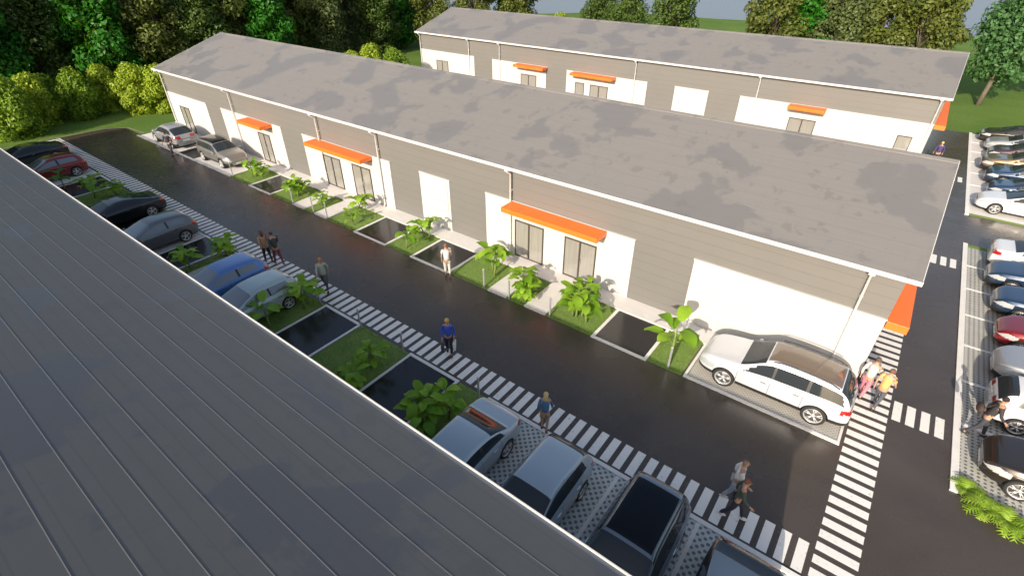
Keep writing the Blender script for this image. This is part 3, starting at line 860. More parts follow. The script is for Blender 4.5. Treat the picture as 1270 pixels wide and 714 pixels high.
S['coupe'] = dict(S['sedan'], name='coupe', L=4.6, W=1.86, axles=(-1.38, 1.40), pillars=(-.35,), seams=(-.42, .85), handles=(-.22,),
    top=[(-2.30, .84), (-2.22, .95), (-1.85, 1.0), (-1.4, 1.10), (-.7, 1.29), (-.25, 1.33), (.15, 1.31), (.42, 1.24), (1.15, .95), (1.6, .90), (2.05, .78), (2.22, .67), (2.30, .56)],
    belt=[(-2.30, .80), (-2.1, .92), (-1.6, .93), (0, .88), (1.15, .85), (2.0, .72), (2.30, .52)], rw_glass=(-1.72, -.80), sg=(-1.25, 0), sgslope=1.3)
S['crossover'] = dict(S['suv'], name='crossover', L=4.5, W=1.84, low=.22, rw=.36, axles=(-1.38, 1.32), rails=(), panoroof=None, n=100, plz=.6,
    top=[(-2.25, .92), (-2.18, 1.06), (-1.80, 1.30), (-1.3, 1.52), (-.7, 1.59), (-.1, 1.59), (.25, 1.52), (1.08, 1.06), (1.4, 1.02), (1.9, .92), (2.14, .80), (2.25, .66)],
    belt=[(-2.25, .88), (-2.0, 1.04), (0, .97), (1.08, .94), (1.9, .82), (2.25, .60)], ws=(.28, 1.04), rw_glass=(-2.10, -1.38), sg=(-1.72, 0), sgslope=.8, pillars=(-1.02, -.1), seams=(-1.0, -.08, .98), handles=(-.82, .12))
S['estate'] = dict(S['suv'], name='estate_car', L=4.5, W=1.80, low=.22, rw=.35, axles=(-1.35, 1.32), rails=((-1.8, .05),), panoroof=(-1.82, .2), roofmat=M['panroof'], n=100, plz=.6,
    top=[(-2.25, .95), (-2.20, 1.15), (-2.02, 1.46), (-1.85, 1.55), (-.7, 1.60), (-.1, 1.59), (.22, 1.53), (1.08, 1.04), (1.4, 1.0), (1.95, .93), (2.16, .82), (2.25, .68)],
    belt=[(-2.25, .88), (-2.0, .98), (0, .95), (1.08, .92), (1.9, .84), (2.25, .62)], ws=(.26, 1.02), rw_glass=(-2.17, -1.90), sg=(-2.0, 0), sgslope=.25, pillars=(-1.05, -.12), seams=(-1.0, -.08, .98), handles=(-.82, .12))
PROTO = {}
USED = {}
def car(kind, paint, x, y, rz, label, cat='car', group=None, glass=None, roof=None, extra=None):
    """first use takes the prototype itself"""
    if kind not in PROTO: PROTO[kind] = make_car(S[kind]); USED[kind] = False
    mp = {PAINT0: P[paint]}
    if glass: mp[M['glass']] = M[glass]
    if roof: mp[S[kind].get('roofmat', M['panroof'])] = M[roof] if roof in M else P[roof]
    o = copy_tree(PROTO[kind], (x, y, 0.015), rz, matmap=mp)
    tag(o, label, cat, group); return o
UP, DN, RT, LT = R(90), R(-90), 0.0, math.pi
g1 = 'cars parked in the bays beside the nearest hall'
car('coupe', 'black', -49.6, 7.6, DN, 'black coupe in the farthest bay, mostly hidden by the red hatchback and roof edge', group=g1)
car('hatch3', 'red', -44.85, 7.55, DN, 'dark red three door hatchback on pale paving at the far end', group=g1, glass='glass_pale')
car('coupe', 'black', -34.1, 7.7, DN, 'low black coupe behind the dark grey hatchback', group=g1)
car('hatch', 'grey', -29.4, 7.55, DN, 'dark grey hatchback between the black coupe and an empty black bay', group=g1, glass='glass_pale')
car('hatch', 'blue', -22.05, 7.35, DN, 'bright blue hatchback next to the pale teal one', group=g1, glass='glass_pale')
car('hatch', 'paleteal', -19.55, 7.35, DN, 'pale greenish white hatchback right beside the blue one', group=g1, glass='glass_pale')
car('sedan', 'silverblue', -7.25, 6.75, DN, 'silver saloon with its boot towards the zebra strip, first on the lattice paving', group=g1)
car('hatch', 'silverblue', -4.62, 7.05, DN, 'silver blue hatchback between the saloon and the dark glass-roofed car', group=g1)
car('suv_dark', 'slate', -1.85, 7.0, DN, 'slate suv with a full black glass roof beside the lower picture edge', group=g1)
car('coupe', 'black', 0.62, 6.75, DN, 'black coupe cut off by the bottom edge of the photo', group=g1, glass='glass_pale')
g2 = 'cars parked in front of the middle hall'
car('crossover', 'silver', -46.0, 16.1, LT, 'silver crossover parked nearest the left corner of the middle hall', group=g2)
car('estate', 'greige', -38.75, 16.3, RT, 'greige estate car with roof rails parked beside the first lawn bed', group=g2)
car('suv', 'pearl', -0.62, 16.25, LT, 'large white suv with bronze roof under the right end of the middle hall', group=g2)
g3 = 'cars parked in the nearer car park on the right'
Yb = [32.2, 29.78, 27.25, 24.72, 22.2, 19.67, 16.7]
car('sedan', 'white', 8.0, Yb[0], R(0), 'white saloon in the last bay at the back of the nearer car park', group=g3)
car('crossover', 'navy', 7.75, Yb[1], R(180), 'navy crossover between the white saloon and the blue estate', group=g3)
car('estate', 'navy', 7.95, Yb[2], R(180), 'dark blue estate car beside the bright red hatchback', group=g3)
car('hatch', 'red', 7.85, Yb[3], R(180), 'glossy red hatchback in the nearer car park', group=g3)
car('crossover', 'silver', 7.9, Yb[4], R(180), 'silver crossover between the red hatchback and the white one', group=g3)
car('hatch', 'white', 7.55, Yb[5], R(0), 'white hatchback beside the walking man in black', group=g3)
car('crossover', 'brown', 7.55, Yb[6], R(180), 'very dark brown car by the bright green ferns', group=g3)
g4 = 'cars parked in the farther car park on the right'
Yc = [39.95, 42.55, 45.25, 47.95, 50.65, 53.35, 56.0]
car('sedan', 'white', 7.45, Yc[0], R(180), 'white saloon in the front bay of the farther car park', group=g4)
car('hatch', 'navy', 7.75, Yc[1], R(180), 'navy hatchback directly behind the white saloon in the farther car park', group=g4)
car('crossover', 'navy', 7.8, Yc[2], R(180), 'navy crossover third from the front of the farther car park', group=g4)
car('suv_dark', 'gold', 7.7, Yc[3], R(180), 'bronze gold suv in the middle of the farther car park', group=g4)
car('crossover', 'plum', 7.95, Yc[4], R(180), 'dark plum crossover behind the bronze suv', group=g4)
car('sedan', 'silver', 7.95, Yc[5], R(180), 'silver saloon second from the back of the farther car park', group=g4)
car('sedan', 'brown', 7.65, Yc[6], R(180), 'very dark saloon in the back bay next to the meadow', group=g4)
# prototypes themselves are removed: every car in view is a copy of them
def drop(node):
    o, ch = node
    for c in ch: drop(c)
    bpy.data.objects.remove(o)
for k, pr in PROTO.items():
    nd = KIDS.pop(pr.name); drop(nd)

# ------------------------------------------------------------------ broad leaved plants
def leaf(mb, base, az_, elv, ln, wd, droop, mi=0, fold=.25, nseg=6):
    """oval leaf starting at base, heading az_, rising elv and drooping"""
    vs = []; p = Vector(base); a = elv; st = ln / nseg
    hd = Vector((math.cos(az_), math.sin(az_), 0)); sd = Vector((-math.sin(az_), math.cos(az_), 0))
    for i in range(nseg + 1):
        t = i / nseg; wv = wd * max(0.0, math.sin(math.pi * min(.985, .05 + .94 * t))) ** .62 * .5
        up = Vector((-math.cos(az_) * math.sin(a), -math.sin(az_) * math.sin(a), math.cos(a)))
        wob = .06 * wd * math.sin(t * 11 + az_ * 3)
        vs += [p + sd * wv + up * (wv * fold + wob), p, p - sd * wv + up * (wv * fold - wob)]
        p = p + (hd * math.cos(a) + Vector((0, 0, math.sin(a)))) * st; a -= droop / nseg
    fs = []
    for i in range(nseg):
        b = i * 3; fs += [(b, b + 1, b + 4, b + 3), (b + 1, b + 2, b + 5, b + 4)]
    mb.add(vs, fs, mi, True)
def make_plant(seed, nst, h, nl, ls, mats):
    r = random.Random(seed); root = empty('broad_leaved_plant')
    ms = MB(); mf = MB()
    for s_ in range(nst):
        bx, by = (r.uniform(-.28, .28), r.uniform(-.28, .28)) if nst > 1 else (0, 0)
        hh = h * r.uniform(.75, 1.05); lx, ly = r.uniform(-.12, .12), r.uniform(-.12, .12)
        pts = [(bx + lx * t, by + ly * t, hh * t) for t in (0, .35, .7, 1)]
        ms.tube(pts, [.045, .035, .028, .015], 7)
        for i in range(nl):
            t = .35 + .65 * (i + .5) / nl; a = i * 2.4 + r.uniform(-.4, .4) + s_
            b = Vector((bx + lx * t, by + ly * t, hh * t)); pl = r.uniform(.10, .28) * (1.25 - t * .5)
            tip = b + Vector((math.cos(a) * pl, math.sin(a) * pl, pl * .9))
            ms.tube([b, tip], .010, 5)
            leaf(mf, tip, a, R(r.uniform(5, 45)), ls * r.uniform(.75, 1.2), ls * r.uniform(.50, .70), R(r.uniform(45, 100)), 0)
    ms.build('stem', M['plant_stem'], root); mf.build('foliage', mats, root)
    return reg(root)
PL = {'tall': make_plant(1, 1, 1.25, 9, .62, M['leaf_plant']), 'tall2': make_plant(2, 2, 1.15, 8, .58, M['leaf_plant']), 'bush': make_plant(3, 6, .95, 7, .50, M['leaf_plant']),
      'mid': make_plant(4, 3, .9, 7, .50, M['leaf_plant']), 'deep': make_plant(5, 1, 1.2, 8, .60, M['leaf_plant_deep'])}
plants = [
 ('tall2', -34.3, 15.8, 0.3, 1.0, 'bushy broad leaved plant beside the greige estate car'),
 ('mid', -33.7, 16.5, 1.3, .9, 'leafy plant at the back corner of the first lawn bed'),
 ('bush', -29.0, 16.0, 2.3, 1.0, 'dense clump of broad leaves right of the first black bay'),
 ('tall', -28.9, 15.4, .9, .9, 'single upright plant in front of the dense clump by the far path'),
 ('mid', -26.5, 16.2, 0.8, .85, 'small leafy plant in the narrow bed between the two far paths'),
 ('tall2', -23.6, 16.6, 1.9, .95, 'leafy plant near the glass door at the back of the far lawn'),
 ('tall', -22.9, 15.4, 2.9, .7, 'small thin plant at the front edge of the far lawn'),
 ('tall', -18.6, 15.4, 0.4, .9, 'upright plant in the front half of the bed between two black bays'),
 ('tall2', -18.3, 16.6, 2.0, 1.0, 'taller plant in the back half of the bed between two black bays'),
 ('tall2', -13.4, 15.9, 1.0, 1.25, 'tall light green plant behind the marker post left of the near paths'),
 ('mid', -11.1, 16.2, 0.1, 1.15, 'spreading plant at the back of the bed between the near paths'),
 ('mid', -11.1, 15.3, 2.2, .9, 'low plant at the front of the bed between the near paths'),
 ('bush', -8.2, 15.7, 0.5, 1.25, 'largest bushy planting, right of the near paths'),
 ('mid', -8.7, 16.3, 3.5, 1.05, 'leafy plant tucked behind the largest bushy planting'),
 ('tall', -4.1, 15.6, 1.2, 1.35, 'tall plant with paddle leaves in front of the big white suv'),
 ('tall', -18.2, 7.3, 2.1, 1.0, 'green plant by the roof edge beside the pale teal hatchback'),
 ('tall2', -18.4, 8.9, 0.6, 1.1, 'leafy plant on the near lawn by the zebra strip, right of the hatchbacks'),
 ('mid', -13.2, 8.5, 1.7, 1.0, 'pale green plant in the middle of the wide near lawn'),
 ('mid', -12.9, 7.1, 2.7, .9, 'low plant on the wide near lawn by the roof edge'),
 ('bush', -9.25, 7.5, 0.2, 1.1, 'big leafy clump between the empty black bay and the silver saloon'),
 ('tall2', -8.95, 8.5, 4.2, .9, 'upright plant behind the leafy clump beside the silver saloon'),
 ('tall2', -25.5, 7.2, 0.9, 1.0, 'bright plant by the roof edge left of the blue hatchback'),
 ('mid', -25.65, 9.1, 2.9, 1.05, 'plant beside the zebra strip left of the blue hatchback'),
 ('tall', -38.9, 8.0, 0.3, 1.15, 'upright bright plant on the far near-side lawn'),
 ('mid', -38.2, 9.2, 1.2, 1.0, 'bushy plant at the zebra corner of the far near-side lawn'),
 ('deep', -42.2, 7.4, 2.2, 1.0, 'dark rounded plant at the roof edge by the red hatchback bay'),
 ('mid', -41.0, 8.2, 3.2, .8, 'low plant beside the red hatchback bay'),
]
for kx, x, y, rz, sc, lb in plants:
    o = copy_tree(PL[kx], (x, y, .03), rz, (sc, sc, sc)); tag(o, lb, 'plant', 'broad leaved plants in the beds')
for k, pr in PL.items(): drop(KIDS.pop(pr.name))
# ferns by the right hand car park
def make_fern(seed):
    r = random.Random(seed); root = empty('fern'); mf = MB()
    for i in range(15):
        a = i * 2.4; e = R(r.uniform(25, 75)); ln = r.uniform(.45, .7); p = Vector((0, 0, .02)); st = ln / 9; el_ = e
        for j in range(9):
            dv = Vector((math.cos(a) * math.cos(el_), math.sin(a) * math.cos(el_), math.sin(el_))); q = p + dv * st
            wl = .17 * math.sin(math.pi * (j + 1) / 10.5) + .02; sd = Vector((-math.sin(a), math.cos(a), 0))
            for s in (1, -1):
                mf.add([p, q, q + sd * s * wl + dv * .05 - Vector((0, 0, .02))], [(0, 1, 2)])
            p = q; el_ -= R(12)
    mf.build('fronds', M['leaf_fern'], root)
    mb = MB(); mb.ellipsoid((0, 0, .03), (.06, .06, .07), 8, 5); mb.build('crown', M['plant_stem'], root)
    return reg(root)
FE = make_fern(3)
ferns = [(5.15, 15.35, .85, 'leftmost bright fern at the corner of the nearer car park'), (5.55, 14.85, 1.0, 'second bright fern beside the dark brown car'), (6.05, 14.75, 1.05, 'third bright fern under the front of the dark brown car'), (6.65, 14.7, 1.1, 'bright fern cut by the right photo edge')]
for i, (x, y, s, l) in enumerate(ferns):
    o = FE if i == 0 else copy_tree(FE, (0, 0, 0))
    o.location = (x, y, 0.02); o.scale = (s, s, s); o.rotation_euler = (0, 0, i * 1.1); tag(o, l, 'fern', 'ferns at the corner of the car park')

# ------------------------------------------------------------------ trees
def make_tree(name, seed, H, cr, cz0, nleaf, lsz, mat, trunkr=.22, clumps=16, flat=.8):
    """crown of separate leaves on clumps carried by limbs"""
    r = random.Random(seed); root = empty(name)
    tr = MB(); top = H * .72
    pts = [(0, 0, -.1), (r.uniform(-.1, .1), r.uniform(-.1, .1), H * .2), (r.uniform(-.25, .25), r.uniform(-.25, .25), H * .45), (r.uniform(-.3, .3), r.uniform(-.3, .3), top)]
    tr.tube(pts, [trunkr * 1.35, trunkr, trunkr * .7, trunkr * .25], 9)
    cl = []
    for i in range(clumps):
        t = (i + .5) / clumps; z = cz0 + (H - cz0) * (t ** .9) - .4
        env = math.sin(math.pi * min(1, (.18 + .82 * t)) ** 1.15) ** .6 * cr
        a = i * 2.4 + r.uniform(-.5, .5); rr = env * r.uniform(.35, .80)
        c = Vector((math.cos(a) * rr, math.sin(a) * rr, z)); s = cr * r.uniform(.34, .52)
        cl.append((c, s))
        b = Vector(pts[2]) if z > H * .5 else Vector(pts[1]) * .6 + Vector(pts[2]) * .4
        b = Vector((b.x, b.y, min(b.z, z - .2)))
        mid = b.lerp(c, .55) + Vector((0, 0, .25))
        tr.tube([b, mid, c], [trunkr * .42, trunkr * .25, .03], 6)
    tr.build('trunk', M['bark'], root)
    lf = MB(); vs = []; fs = []
    for i in range(nleaf):
        c, s = cl[r.randrange(len(cl))]
        while True:
            dv = Vector((r.uniform(-1, 1), r.uniform(-1, 1), r.uniform(-1, 1)))
            if .05 < dv.length < 1: break
        dv = dv.normalized() * (r.random() ** .38)
        p = c + Vector((dv.x * s, dv.y * s, dv.z * s * flat))
        n_ = (dv.normalized() + Vector((r.uniform(-.8, .8), r.uniform(-.8, .8), r.uniform(-.4, 1.0)))).normalized()
        u = n_.orthogonal().normalized(); a = r.uniform(0, 6.28); v = n_.cross(u); u, v = u * math.cos(a) + v * math.sin(a), v * math.cos(a) - u * math.sin(a)
        l = lsz * r.uniform(.6, 1.3); b = len(vs)
        vs += [p - u * l * .5, p + v * l * .32 + n_ * l * .08, p + u * l * .5, p - v * l * .32 + n_ * l * .08]
        fs.append((b, b + 1, b + 2, b + 3))
    lf.add(vs, fs); lf.build('crown', mat, root)
    return reg(root)
TR = {
 'olive': make_tree('tree', 11, 10, 3.2, 1.2, 11000, .34, M['leaf_olive'], clumps=26),
 'dark': make_tree('tree', 12, 10, 3.0, 1.0, 11000, .32, M['leaf_dark'], clumps=26),
 'emerald': make_tree('tree', 13, 10, 2.9, .8, 11000, .36, M['leaf_emerald'], clumps=24),
 'grey': make_tree('tree', 14, 9.5, 3.0, 1.4, 10000, .32, M['leaf_grey'], clumps=24),
 'open': make_tree('tree', 15, 8.6, 2.9, 2.6, 6500, .34, M['leaf_blue'], .17, clumps=18),
 'lime': make_tree('bush', 16, 4.3, 1.9, .3, 9000, .24, M['leaf_lime'], .09, clumps=22),
 'moss': make_tree('bush', 17, 4.0, 2.1, .2, 9000, .24, M['leaf_moss'], .09, clumps=22),
}
trees = [
 # wood at the left end, front row
 ('dark', -66, 4, 1.1, 'dark tree'), ('emerald', -64.5, 10.8, 1.15, 'emerald green tree'), ('dark', -66.5, 15.0, 1.1, 'dark tree'), ('emerald', -63.5, 19.0, 1.2, 'emerald green tree'),
 ('olive', -63, 24.0, 1.1, 'brownish olive tree'), ('dark', -62, 28.0, 1.0, 'dark tree'), ('olive', -64, 31.5, 1.15, 'brownish olive tree'), ('emerald', -61, 35.0, 1.05, 'bright emerald tree'),
 ('olive', -65, 39.5, 1.15, 'brownish olive tree'), ('grey', -63, 44.0, 1.15, 'grey green tree'), ('grey', -66, 48.5, 1.15, 'grey green tree'), ('dark', -62.5, 52.0, 1.05, 'dark tree'), ('emerald', -64, 56.5, 1.1, 'emerald green tree'), ('olive', -60, 60.0, 1.0, 'brownish olive tree'),
 # second row
 ('emerald', -72, 8, 1.3, 'emerald green tree'), ('dark', -74, 15, 1.35, 'dark tree'), ('emerald', -70.5, 19.5, 1.35, 'emerald green tree'), ('olive', -74, 24, 1.4, 'brownish olive tree'), ('dark', -73, 31, 1.1, 'dark tree'),
 ('olive', -75, 37, 1.35, 'brownish olive tree'), ('emerald', -71, 41, 1.25, 'emerald green tree'), ('dark', -74, 46, 1.35, 'dark tree'), ('grey', -73, 54, 1.35, 'grey green tree'), ('emerald', -70, 63, 1.2, 'emerald green tree'), ('dark', -76, 62, 1.3, 'dark tree'),
 ('dark', -85, 26, 1.3, 'dark tree'), ('olive', -84, 42, 1.4, 'brownish olive tree'), ('dark', -84, 54, 1.4, 'dark tree'), ('dark', -80, 9, 1.3, 'dark tree'), ('olive', -57, 66, 1.0, 'brownish olive tree'),
]
ords = ['first', 'second', 'third', 'fourth', 'fifth', 'sixth', 'seventh', 'eighth', 'ninth', 'tenth', 'eleventh', 'twelfth']
cnt = {}
trees.sort(key=lambda t: math.atan2(t[1], t[2]))
for kx, x, y, sc, nm in trees:
    cnt[nm] = cnt.get(nm, 0) + 1
    o = copy_tree(TR[kx], (x, y, 0), rnd.uniform(0, 6.28), (sc, sc, sc * rnd.uniform(.95, 1.1)))
    tag(o, '%s %s from the left in the wood beyond the halls' % (ords[cnt[nm] - 1], nm), 'tree', 'trees of the wood beyond the left end')
back = [('olive', -14.6, 66, .95, 0, 'broad olive tree behind the far hall left of the emerald one'), ('emerald', -11.0, 68, 1.0, 1, 'emerald tree rising behind the right half of the far hall'),
 ('grey', -8.2, 66.5, 1.0, 2, 'grey green tree behind the far hall right of the emerald one'), ('olive', -4.9, 68, 1.0, 3, 'tall olive tree behind the far hall, second from its right end'), ('olive', -1.0, 65.5, .93, 4, 'olive tree behind the right end of the far hall'),
 ('dark', -25.9, 67, .92, 5, 'dark green tree behind the middle of the far hall'), ('dark', -31.6, 66, .80, 1, 'small dark tree standing alone behind the far hall'),
 ('dark', -40.5, 74, .85, 2, 'dark tree with bare trunk behind the lime bush'), ('olive', -52, 70, .95, 3, 'olive tree behind the left end of the far hall'), ('emerald', -56.5, 74, 1.0, 0, 'emerald tree behind the left gable of the far hall'),
 ('open', 5.3, 69.3, 1.0, 0.4, 'open crowned tree with pale trunk on the meadow right of the far hall'), ('open', 10.3, 75, 1.05, 2.6, 'second open crowned tree at the right photo edge, behind the pale trunked one'), ('open', 13.0, 95, 1.2, 2.0, 'distant tree at the right photo edge beyond the meadow')]
for kx, x, y, sc, rz, lb in back:
    sc *= 1.12; o = copy_tree(TR[kx], (x, y, 0), rz, (sc, sc, sc)); tag(o, lb, 'tree', 'trees behind the far hall')
bushes = [('moss', -57.6, 9.2, 1.15, 0, 'mossy green bush at the left photo edge behind the black coupe'), ('lime', -60.2, 11.6, 1.0, 1, 'yellow green bush behind the mossy ones at far left'), ('moss', -61.5, 12.9, .9, 2, 'mossy green bush second from the left at the road end'),
 ('moss', -60.0, 14.7, 1.0, 3, 'round yellow green bush behind the end of the zebra strip'), ('lime', -60.6, 17.0, .95, 4, 'lime bush left of the large lime pair'), ('lime', -57.3, 18.4, 1.02, 5, 'tall lime bush close to the left corner of the middle hall'),
 ('lime', -55.6, 20.0, .98, 2.2, 'lime bush touching the left gable of the middle hall'),
 ('lime', -48.3, 38.6, 1.02, 0.5, 'lime bush showing over the ridge of the middle hall'), ('lime', -49.9, 37.2, .85, 3, 'smaller lime bush left of the one over the ridge'), ('moss', -46.4, 40, .95, 5, 'mossy bush right of the lime ones over the ridge'),
 ('lime', -45.5, 72, 1.1, 1, 'distant lime bush behind the far hall, left one'), ('lime', -38.5, 74, .98, 4, 'distant lime bush behind the far hall, right one'), ('lime', -20.5, 66, .7, 2, 'tiny distant bush left of the big olive tree')]
for kx, x, y, sc, rz, lb in bushes:
    o = copy_tree(TR[kx], (x, y, -.05), rz, (sc * .86, sc * .86, sc * 1.02)); tag(o, lb, 'bush', 'yellow green bushes')
for k, pr in TR.items(): drop(KIDS.pop(pr.name))

# ------------------------------------------------------------------ people
def skin_mesh(name, verts, edges, mat, parent, root_i=0, lvl=1):
    """verts: list of (co, r) or (co, (rx, ry))"""
    bm = bmesh.new(); ly = bm.verts.layers.skin.verify(); bv = []
    for i, (c, r_) in enumerate(verts):
        v = bm.verts.new(c); sv = v[ly]; sv.radius = r_ if isinstance(r_, tuple) else (r_, r_); sv.use_root = (i == root_i); bv.append(v)
    for a, b in edges: bm.edges.new((bv[a], bv[b]))
    me = bpy.data.meshes.new(name); bm.to_mesh(me); bm.free()
    o = link(bpy.data.objects.new(name, me))
    sk = o.modifiers.new('skin', 'SKIN'); sk.use_smooth_shade = True
    if lvl:
        sb = o.modifiers.new('sub', 'SUBSURF'); sb.levels = lvl; sb.render_levels = lvl
    dg = bpy.context.evaluated_depsgraph_get(); dg.update()
    ev = bpy.data.meshes.new_from_object(o.evaluated_get(dg)); bpy.data.objects.remove(o)
    ev.materials.clear(); ev.materials.append(mat); ev.name = name
    ev.polygons.foreach_set('use_smooth', [True] * len(ev.polygons))
    o = link(bpy.data.objects.new(name, ev)); o.parent = parent
    return o
CM = {}
def cloth(col, rough=.8):
    if col not in CM: CM[col] = mat_concrete('cloth_%02d' % len(CM), col, 9)
    return CM[col]
SKIN = plain('skin', (0.42, 0.25, 0.17), 0.5)
def person(label, x, y, face, h=1.72, top=(.5, .5, .5), legs=(.05, .05, .07), hair=(.05, .03, .02), shoes=(.03, .03, .03), stride=.5, armsw=.4, short=False, longhair=False, sleeves=True, bald=False, lean=0.05, skirt=False, female=False, name='person', extras=(), group=None, jacket_open=None):
    """face: heading in degrees, 0 = +x"""
    root = empty(name, (x, y, 0.01), R(face)); tag(root, label, 'person', group)
    k = h / 1.75; f = .93 if female else 1.0
    ph = stride * .36
    hip = Vector((0, 0, .93))
    def foot(s, sgn):
        fx = ph * sgn; lift = .10 if sgn < 0 else 0.0
        kn = Vector((fx * .50 + .07 * abs(stride), s * .095, .50)); an = Vector((fx - (.05 if sgn < 0 else 0), s * .085, .085 + lift * .7)); toe = Vector((fx + .15, s * .10, .035 + (0 if sgn > 0 else 0.0)))
        return kn, an, toe
    sh_z = 1.44; lx = lean
    J = {}
    V = []; E = []
    def av(c, r_, p=None):
        V.append((Vector(c) * k, tuple(q * k for q in r_) if isinstance(r_, tuple) else r_ * k)); i = len(V) - 1
        if p is not None: E.append((p, i))
        return i
    pel = av(hip, (.135 * f, .10)); wa = av((lx * .4, 0, 1.10), (.125 * f, .09), pel); ch = av((lx * .8, 0, 1.30), (.155 * f, .105), wa); nb = av((lx, 0, 1.47), (.075, .07), ch)
    nk = av((lx + .01, 0, 1.54), .052, nb); hd0 = av((lx + .025, 0, 1.62), (.070, .082), nk); hd1 = av((lx + .03, 0, 1.69), (.076, .092), hd0); av((lx + .025, 0, 1.745), (.055, .065), hd1)
    knees = {}; ank = {}
    for s, sg in ((1, 1), (-1, -1)):
        kn, an, toe = foot(s, sg)
        a = av((0, s * .095, .86), .088 * f, pel); a = av(Vector((0, s * .095, .86)).lerp(kn, .5), .078, a); a = av(kn, .056, a); knees[s] = kn; ank[s] = an
        a2 = av(kn.lerp(an, .4), .052, a); a3 = av(an, .036, a2); av(an + Vector((.06, 0, -.045)), .036, a3)
    arms = {}
    for s, sg in ((1, -1), (-1, 1)):
        sh = Vector((lx, s * .185 * f, sh_z)); sw = armsw * sg
        elb = sh + Vector((math.sin(sw) * .27 - .03, s * .06, -math.cos(sw) * .27)); wr = elb + Vector((math.sin(sw + .35) * .24 + .02, s * -.01, -math.cos(sw + .35) * .24))
        i = av(sh, .056 * f, nb); i = av(sh.lerp(elb, .5), .046, i); i = av(elb, .038, i); i = av(elb.lerp(wr, .5), .033, i); i = av(wr, .025, i)
        dirv = (wr - elb).normalized(); palm = wr + dirv * .06; ip = av(palm, (.036, .018), i)
        arms[s] = (sh, elb, wr, dirv)
        fwd = Vector((1, 0, 0)); fwd = (fwd - dirv * fwd.dot(dirv)).normalized(); inw = dirv.cross(fwd)
        for q, ln in ((-1.5, .062), (-.5, .074), (.5, .080), (1.5, .072)):
            p0 = palm + fwd * q * .019 + dirv * .035; j = av(p0, .0095, ip); j = av(p0 + dirv * ln * .5 + Vector((.008, 0, 0)), .0085, j); av(p0 + dirv * ln * .9 - Vector((0, s * .015, 0)), .0075, j)
        j = av(wr + dirv * .035 + fwd * .035, .011, i); av(wr + dirv * .075 + fwd * .055, .009, j)
    body = skin_mesh('body', V, E, SKIN, root, 0, 1)
    # face details
    hc = Vector((lx + .03, 0, 1.68)) * k
    mb = MB(); mb.ellipsoid((hc.x + .088 * k, 0, hc.z - .015 * k), (.018 * k, .013 * k, .022 * k), 8, 6); 
    for s in (1, -1): mb.ellipsoid((hc.x - .005, s * .078 * k, hc.z - .01), (.014, .010, .028), 8, 6)
    mb.build('face', SKIN, root)
    mb = MB()
    for s in (1, -1): mb.ellipsoid((hc.x + .078 * k, s * .031 * k, hc.z + .012 * k), (.012, .014, .009), 8, 6)
    mb.ellipsoid((hc.x + .076 * k, 0, hc.z - .055 * k), (.012, .024, .007), 8, 6, 1)
    mb.build('eyes_and_mouth', [cloth((.03, .02, .02)), cloth((.35, .12, .10))], root)
    if not bald:
        mb = MB(); mb.ellipsoid((hc.x - .022 * k, 0, hc.z + .030 * k), (.092 * k, .090 * k, .088 * k), 14, 9)
        if longhair:
            mb.ellipsoid((hc.x - .085 * k, 0, hc.z - .09 * k), (.055 * k, .088 * k, .17 * k), 12, 8)
        mb.build('hair', cloth(hair), root)
    else:
        mb = MB(); mb.ellipsoid((hc.x - .03 * k, 0, hc.z + .012 * k), (.082 * k, .084 * k, .074 * k), 14, 9); mb.build('hair', cloth((.22, .13, .09)), root)
    # top garment
    V = []; E = []; g = .016
    pel = av((0, 0, .90 if not skirt else .80), (.150 * f + g, .115 + g)); wa = av((lx * .4, 0, 1.10), (.128 * f + g, .098 + g), pel); ch = av((lx * .8, 0, 1.30), (.158 * f + g, .112 + g), wa); nb = av((lx, 0, 1.475), (.085, .078), ch)
    for s in (1, -1):
        sh, elb, wr, dv = arms[s]
        i = av(sh, .066 * f + .006, nb); i = av(sh.lerp(elb, .6), .058, i)
        if sleeves: i = av(elb, .050, i); i = av(elb.lerp(wr, .9), .040, i)
    skin_mesh('jacket' if sleeves else 'shirt', V, E, cloth(top), root, 0, 1)
    # trousers
    V = []; E = []
    pel = av((0, 0, .95), (.142 * f + .006, .108 + .006))
    for s in (1, -1):
        kn, an = knees[s], ank[s]; tp = Vector((0, s * .095, .84))
        i = av(tp, .100 * f, pel); i = av(tp.lerp(kn, .55), .090, i)
        if not short: i = av(kn, .068, i); i = av(kn.lerp(an, .5), .060, i); i = av(kn.lerp(an, .93), .052, i)
    skin_mesh('trousers' if not short else 'shorts', V, E, cloth(legs), root, 0, 1)
    for s in (1, -1):
        an = ank[s] * k; mb = MB(); mb.ellipsoid((an.x + .055, an.y, max(.045, an.z - .04)), (.135, .048, .045), 12, 7); mb.build('shoe', cloth(shoes), root)
    return root, arms, k
pg = 'people walking on the zebra strip'
_, arms, k = person('woman in bright blue jacket carrying white shopping bags on the zebra strip', -11.08, 10.62, -52, 1.76, top=(.035, .09, .52), legs=(.02, .025, .045), hair=(.55, .38, .14), longhair=False, female=True, stride=.3, armsw=.15)
